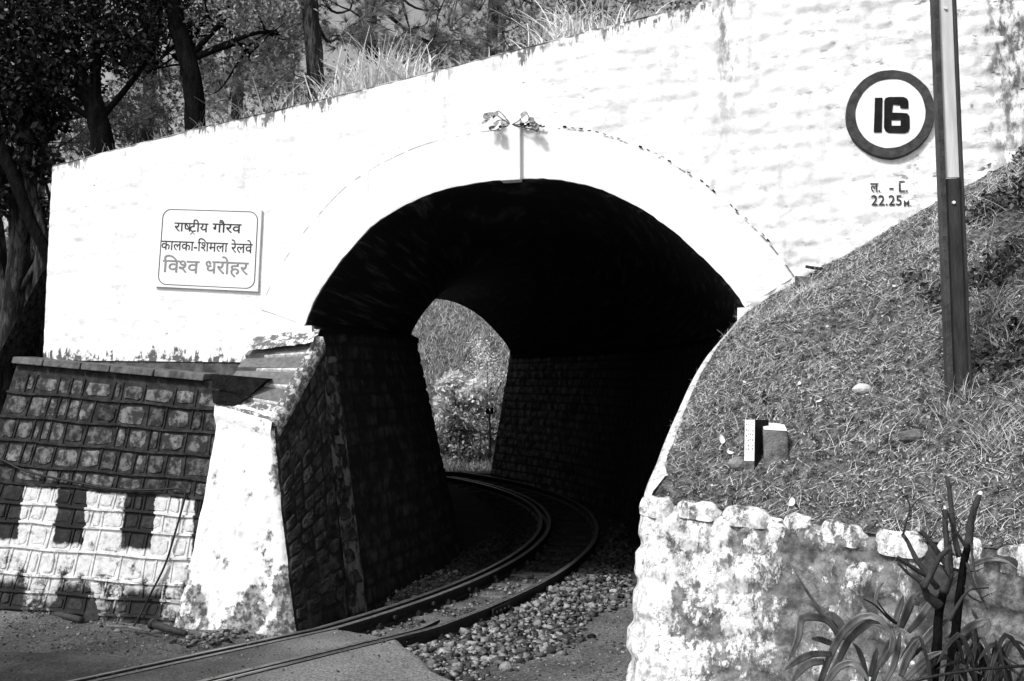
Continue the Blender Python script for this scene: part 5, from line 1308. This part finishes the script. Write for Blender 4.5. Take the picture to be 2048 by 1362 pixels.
# moss/debris clump on keystone head
mb = MB(); 
for x in range(1000, 1086, 5):
    p = wall_hit(x + random.uniform(-2, 2), 251 + random.uniform(-3, 3), .05); mb.tube([p - Vector((.015, 0, 0)), p + Vector((.015, 0, .006))], random.uniform(.006, .014), 5, jit=.5)
tag(obj('moss_clump', mb, M_blackstone, None), 'dark moss and debris lodged on top of the keystone', 'moss')
# dark cracks and weeds along the outer edge of the arch ring (right side)
mb = MB()
for i in range(52, 84):
    if random.random() < .35: continue
    p = AC[i]; t_ = (AC[i + 1] - AC[i - 1]).normalized(); nn = Vector((-t_.z, 0, t_.x)); q = p + nn * (.488 + random.uniform(-.004, .006)); r_ = p + t_ * .03 + nn * (.488 + random.uniform(-.004, .006))
    mb.tube([W(q.x, q.z, .016), W(r_.x, r_.z, .016)], random.uniform(.002, .008), 5, jit=.6)
tag(obj('moss_line', mb, M_blackstone, portal), kind='stuff')

# ------------------------------------------------------------------ strap-leaved plant, lower right
def YD(px): return float(np.interp(px, [1300, 1550, 2048], [6.0, 5.2, 4.3]))
lily = empty('strap_leaf_plant', at_z(1800, 1420, -.1) * 1, 'strap-leaved lily plant with long drooping leaves in front of the right wall', 'plant')
def strap(px, Y0, Y1, wd, parent=lily, name='leaf', fold=.25, n=16, mt=None):
    L = len(px); P = [at_y(x, y, Y0 + (Y1 - Y0) * i / (L - 1)) for i, (x, y) in enumerate(px)]; P = smooth_poly(P, n); V = []
    for i, p in enumerate(P):
        t_ = (P[min(i + 1, n - 1)] - P[max(i - 1, 0)]).normalized(); sd = t_.cross(Vector((random.uniform(-.02, .02), -1, .35))).normalized(); nr = sd.cross(t_); u = i / (n - 1)
        w_ = wd * .50 * (.55 + .45 * math.sin(math.pi * min(1, u * 1.6 + .2) * .5)) * (1 - max(0, (u - .62) / .38) ** 1.6 * .96)
        for m_ in (-1, -.5, 0, .5, 1): V.append(p + sd * m_ * w_ + nr * (abs(m_) ** 1.5 * fold * w_ + .04 * w_ * math.sin(i * 1.7 + m_)))
    o = obj(name, (V, grid_faces(n, 5).tolist()), mt or M_strap, parent, True); so_ = o.modifiers.new('thick', 'SOLIDIFY'); so_.thickness = .003; return o
def Z4(L): return [(1550 + x / 3.388, 960 + y / 3.388) for x, y in L]
# each drawn from the photo, root first
strap(Z4([(300, 1380), (390, 1150), (480, 1010), (600, 925), (720, 950), (790, 1080), (770, 1180)]), 4.55, 4.35, .035)
strap(Z4([(350, 1370), (440, 1200), (500, 1080), (590, 1000), (660, 960), (760, 990), (800, 1100), (740, 1230), (680, 1300)]), 4.6, 4.3, .034)
strap(Z4([(430, 1060), (360, 960), (260, 930), (175, 945), (160, 1060), (120, 1160), (85, 1235)]), 4.7, 4.5, .036)
strap(Z4([(450, 1040), (370, 960), (280, 860), (190, 810)]), 4.8, 4.9, .032)
strap(Z4([(470, 1080), (380, 980), (260, 820), (180, 700), (125, 600)]), 4.75, 4.8, .016)
strap(Z4([(470, 1030), (430, 960), (370, 915), (310, 930)]), 4.8, 4.8, .04)
strap(Z4([(420, 1120), (360, 1100), (300, 1080), (240, 1075)]), 4.6, 4.5, .028)
strap(Z4([(380, 1180), (260, 1180), (160, 1220), (60, 1290)]), 4.5, 4.3, .030)
strap(Z4([(330, 1230), (240, 1240), (170, 1290), (110, 1380)]), 4.4, 4.25, .034)
strap(Z4([(340, 1390), (430, 1270), (530, 1245), (600, 1310), (640, 1380)]), 4.3, 4.2, .030)
strap(Z4([(620, 1370), (600, 1250), (560, 1150), (520, 1100)]), 4.6, 4.5, .026)
strap(Z4([(660, 1370), (690, 1270), (750, 1160), (800, 1060), (790, 990)]), 4.55, 4.5, .030)
strap(Z4([(640, 1330), (670, 1220), (690, 1130)]), 4.5, 4.45, .026)
strap(Z4([(800, 1000), (830, 900), (870, 780)]), 4.75, 4.75, .030)
strap(Z4([(850, 1000), (890, 900), (940, 790), (975, 840)]), 4.8, 4.8, .040)
strap(Z4([(900, 1030), (980, 940), (1040, 850), (1110, 790)]), 4.85, 4.9, .034)
strap(Z4([(960, 850), (980, 780), (1030, 790), (1040, 840)]), 4.9, 4.9, .030)
strap(Z4([(690, 940), (680, 820), (700, 740), (740, 690)]), 4.95, 5.0, .018)
strap(Z4([(1090, 800), (1200, 690), (1320, 590), (1440, 540), (1560, 550), (1660, 620)]), 4.7, 4.5, .026)
strap(Z4([(1150, 1080), (1260, 1040), (1340, 990), (1440, 960), (1420, 1060)]), 4.6, 4.5, .038)
strap(Z4([(1400, 1000), (1360, 930), (1330, 870)]), 4.7, 4.8, .018)
strap(Z4([(900, 1200), (1000, 1100), (1090, 1000), (1180, 940)]), 4.5, 4.5, .036)
strap(Z4([(850, 1330), (900, 1200), (960, 1100), (1000, 1060)]), 4.4, 4.4, .034)
strap(Z4([(880, 1350), (980, 1250), (1060, 1190), (1150, 1160)]), 4.35, 4.3, .030)
strap(Z4([(740, 1370), (800, 1260), (830, 1130), (850, 1020)]), 4.5, 4.5, .030)
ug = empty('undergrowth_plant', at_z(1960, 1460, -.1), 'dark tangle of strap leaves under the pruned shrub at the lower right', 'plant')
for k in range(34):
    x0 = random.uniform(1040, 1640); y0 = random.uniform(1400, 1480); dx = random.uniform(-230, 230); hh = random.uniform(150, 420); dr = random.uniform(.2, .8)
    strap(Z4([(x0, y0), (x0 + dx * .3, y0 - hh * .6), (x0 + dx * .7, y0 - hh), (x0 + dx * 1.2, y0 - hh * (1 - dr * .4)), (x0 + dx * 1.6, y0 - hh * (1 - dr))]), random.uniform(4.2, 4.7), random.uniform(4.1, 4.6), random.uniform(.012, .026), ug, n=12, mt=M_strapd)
# ------------------------------------------------------------------ pruned bare shrub
bs = empty('bare_shrub', at_z(1880, 1440, -.1), 'pruned leafless shrub with cut branch ends in front of the right wall', 'shrub')
def br(L, Y0, Y1, r0, r1, cut=False, mt=M_stem):
    L = Z4(L); P = [at_y(x, y, Y0 + (Y1 - Y0) * i / (len(L) - 1)) for i, (x, y) in enumerate(L)]; mb = MB(); n = 14; Q = smooth_poly(P, n)
    r0 *= .82; r1 *= .75; mb.tube(Q, [r0 + (r1 - r0) * i / (n - 1) for i in range(n)], 8, jit=.2); o = obj('branch', mb, mt, bs, True)
    if cut:
        t_ = (Q[-1] - Q[-3]).normalized(); m2 = MB(); m2.tube([Q[-1] - t_ * .002, Q[-1] + t_ * .016], [r1 * 1.0, r1 * .5], 8); obj('cut_end', m2, M_bone, o)
br([(1060, 1500), (1080, 1300), (1100, 1100), (1110, 900), (1140, 760)], 4.45, 4.5, .03, .024, mt=M_barkd)
br([(1180, 1400), (1220, 1050), (1250, 800), (1280, 560), (1310, 440)], 4.45, 4.45, .03, .02, mt=M_barkd)
br([(1310, 440), (1325, 300), (1355, 180), (1388, 100)], 4.45, 4.45, .024, .017, True)
br([(1140, 760), (1180, 660), (1190, 540), (1188, 440)], 4.5, 4.45, .028, .008)
br([(1180, 640), (1170, 480), (1155, 330), (1150, 200)], 4.5, 4.55, .02, .015, True)
br([(1250, 520), (1215, 380), (1195, 200), (1180, 60), (1165, -20)], 4.6, 4.7, .018, .013)
br([(1010, 730), (1060, 630), (1120, 520), (1180, 460)], 4.4, 4.35, .018, .014)
br([(1110, 850), (1040, 790), (1010, 730), (990, 690)], 4.45, 4.4, .03, .014)
br([(1100, 730), (1040, 660), (960, 610), (870, 550), (820, 515)], 4.45, 4.4, .016, .010, True)
br([(1010, 740), (980, 690), (900, 630), (830, 560)], 4.42, 4.38, .012, .006)
br([(1040, 650), (960, 540), (900, 420), (865, 370)], 4.7, 4.8, .018, .012)
br([(1170, 590), (1110, 500), (1040, 400), (975, 340)], 4.6, 4.6, .018, .013, True)
br([(868, 370), (890, 280), (915, 190), (890, 120), (840, 60)], 4.75, 4.7, .007, .003)
br([(915, 200), (960, 140), (1000, 120)], 4.7, 4.7, .005, .002)
br([(1300, 460), (1240, 370), (1190, 280), (1165, 200)], 4.4, 4.35, .010, .005)
br([(1300, 560), (1340, 700), (1390, 780), (1440, 880)], 4.4, 4.3, .008, .004)
br([(1330, 430), (1340, 540), (1370, 700), (1400, 800)], 4.4, 4.3, .007, .004)
br([(1180, 950), (1230, 860), (1290, 770), (1330, 740), (1450, 730)], 4.3, 4.3, .012, .004)
br([(820, 970), (760, 930), (680, 850), (600, 805)], 4.4, 4.3, .008, .003, mt=M_irond)
br([(820, 970), (750, 900), (690, 815)], 4.42, 4.35, .008, .003, mt=M_irond)
br([(1290, 760), (1340, 800), (1400, 830)], 4.3, 4.3, .006, .003)
for k in range(26):
    bx, by = random.choice([(1188, 440), (1150, 260), (1250, 520), (1340, 250), (1100, 730), (1010, 730), (1290, 770), (1180, 660), (1400, 800), (900, 640), (1240, 370)]); a = random.uniform(-2.9, -.2); L_ = random.uniform(60, 170)
    x1 = bx + math.cos(a) * L_ * .5 + random.uniform(-15, 15); y1 = by + math.sin(a) * L_ * .5; x2 = bx + math.cos(a + random.uniform(-.5, .5)) * L_; y2 = by + math.sin(a + random.uniform(-.5, .5)) * L_
    Yt = random.uniform(4.3, 4.5); br([(bx, by), (x1, y1), (x2, y2)], Yt, Yt + random.uniform(-.1, .1), random.uniform(.0025, .004), .001)
# dark wire crossing the lower right corner
mb = MB(); mb.tube([at_y(x, y, 3.6) for x, y in ((1780, 1372), (1880, 1350), (1960, 1338), (2100, 1328))], .006, 6)
tag(obj('wire', mb, M_irond, None, True), 'thin dark wire crossing the lower right corner', 'wire')

# ------------------------------------------------------------------ unseen tree added out of frame, to the left, to shade the road
rr_ = np.random.RandomState(77)
broad_path = [Vector((-8.4, 2.7, -.1)), Vector((-8.3, 2.7, 2.)), Vector((-8.1, 2.9, 4.)), Vector((-7.9, 3.1, 5.6))]
cs = [(-7.0, 3.3, 5.6), (-7.9, 3.5, 6.0), (-7.2, 2.6, 5.9), (-8.6, 3.4, 5.4), (-8.9, 2.7, 5.8), (-8.1, 2.9, 6.2)]
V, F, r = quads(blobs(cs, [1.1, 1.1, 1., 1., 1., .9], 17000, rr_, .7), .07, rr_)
tree('added_shade_tree', 'unseen leafy tree added left of the camera to shade the road', 'tree', broad_path, .16, .08, M_bark, [([broad_path[2], Vector(c_)], .05, .02) for c_ in cs], [(V, F, r, M_leafd)])
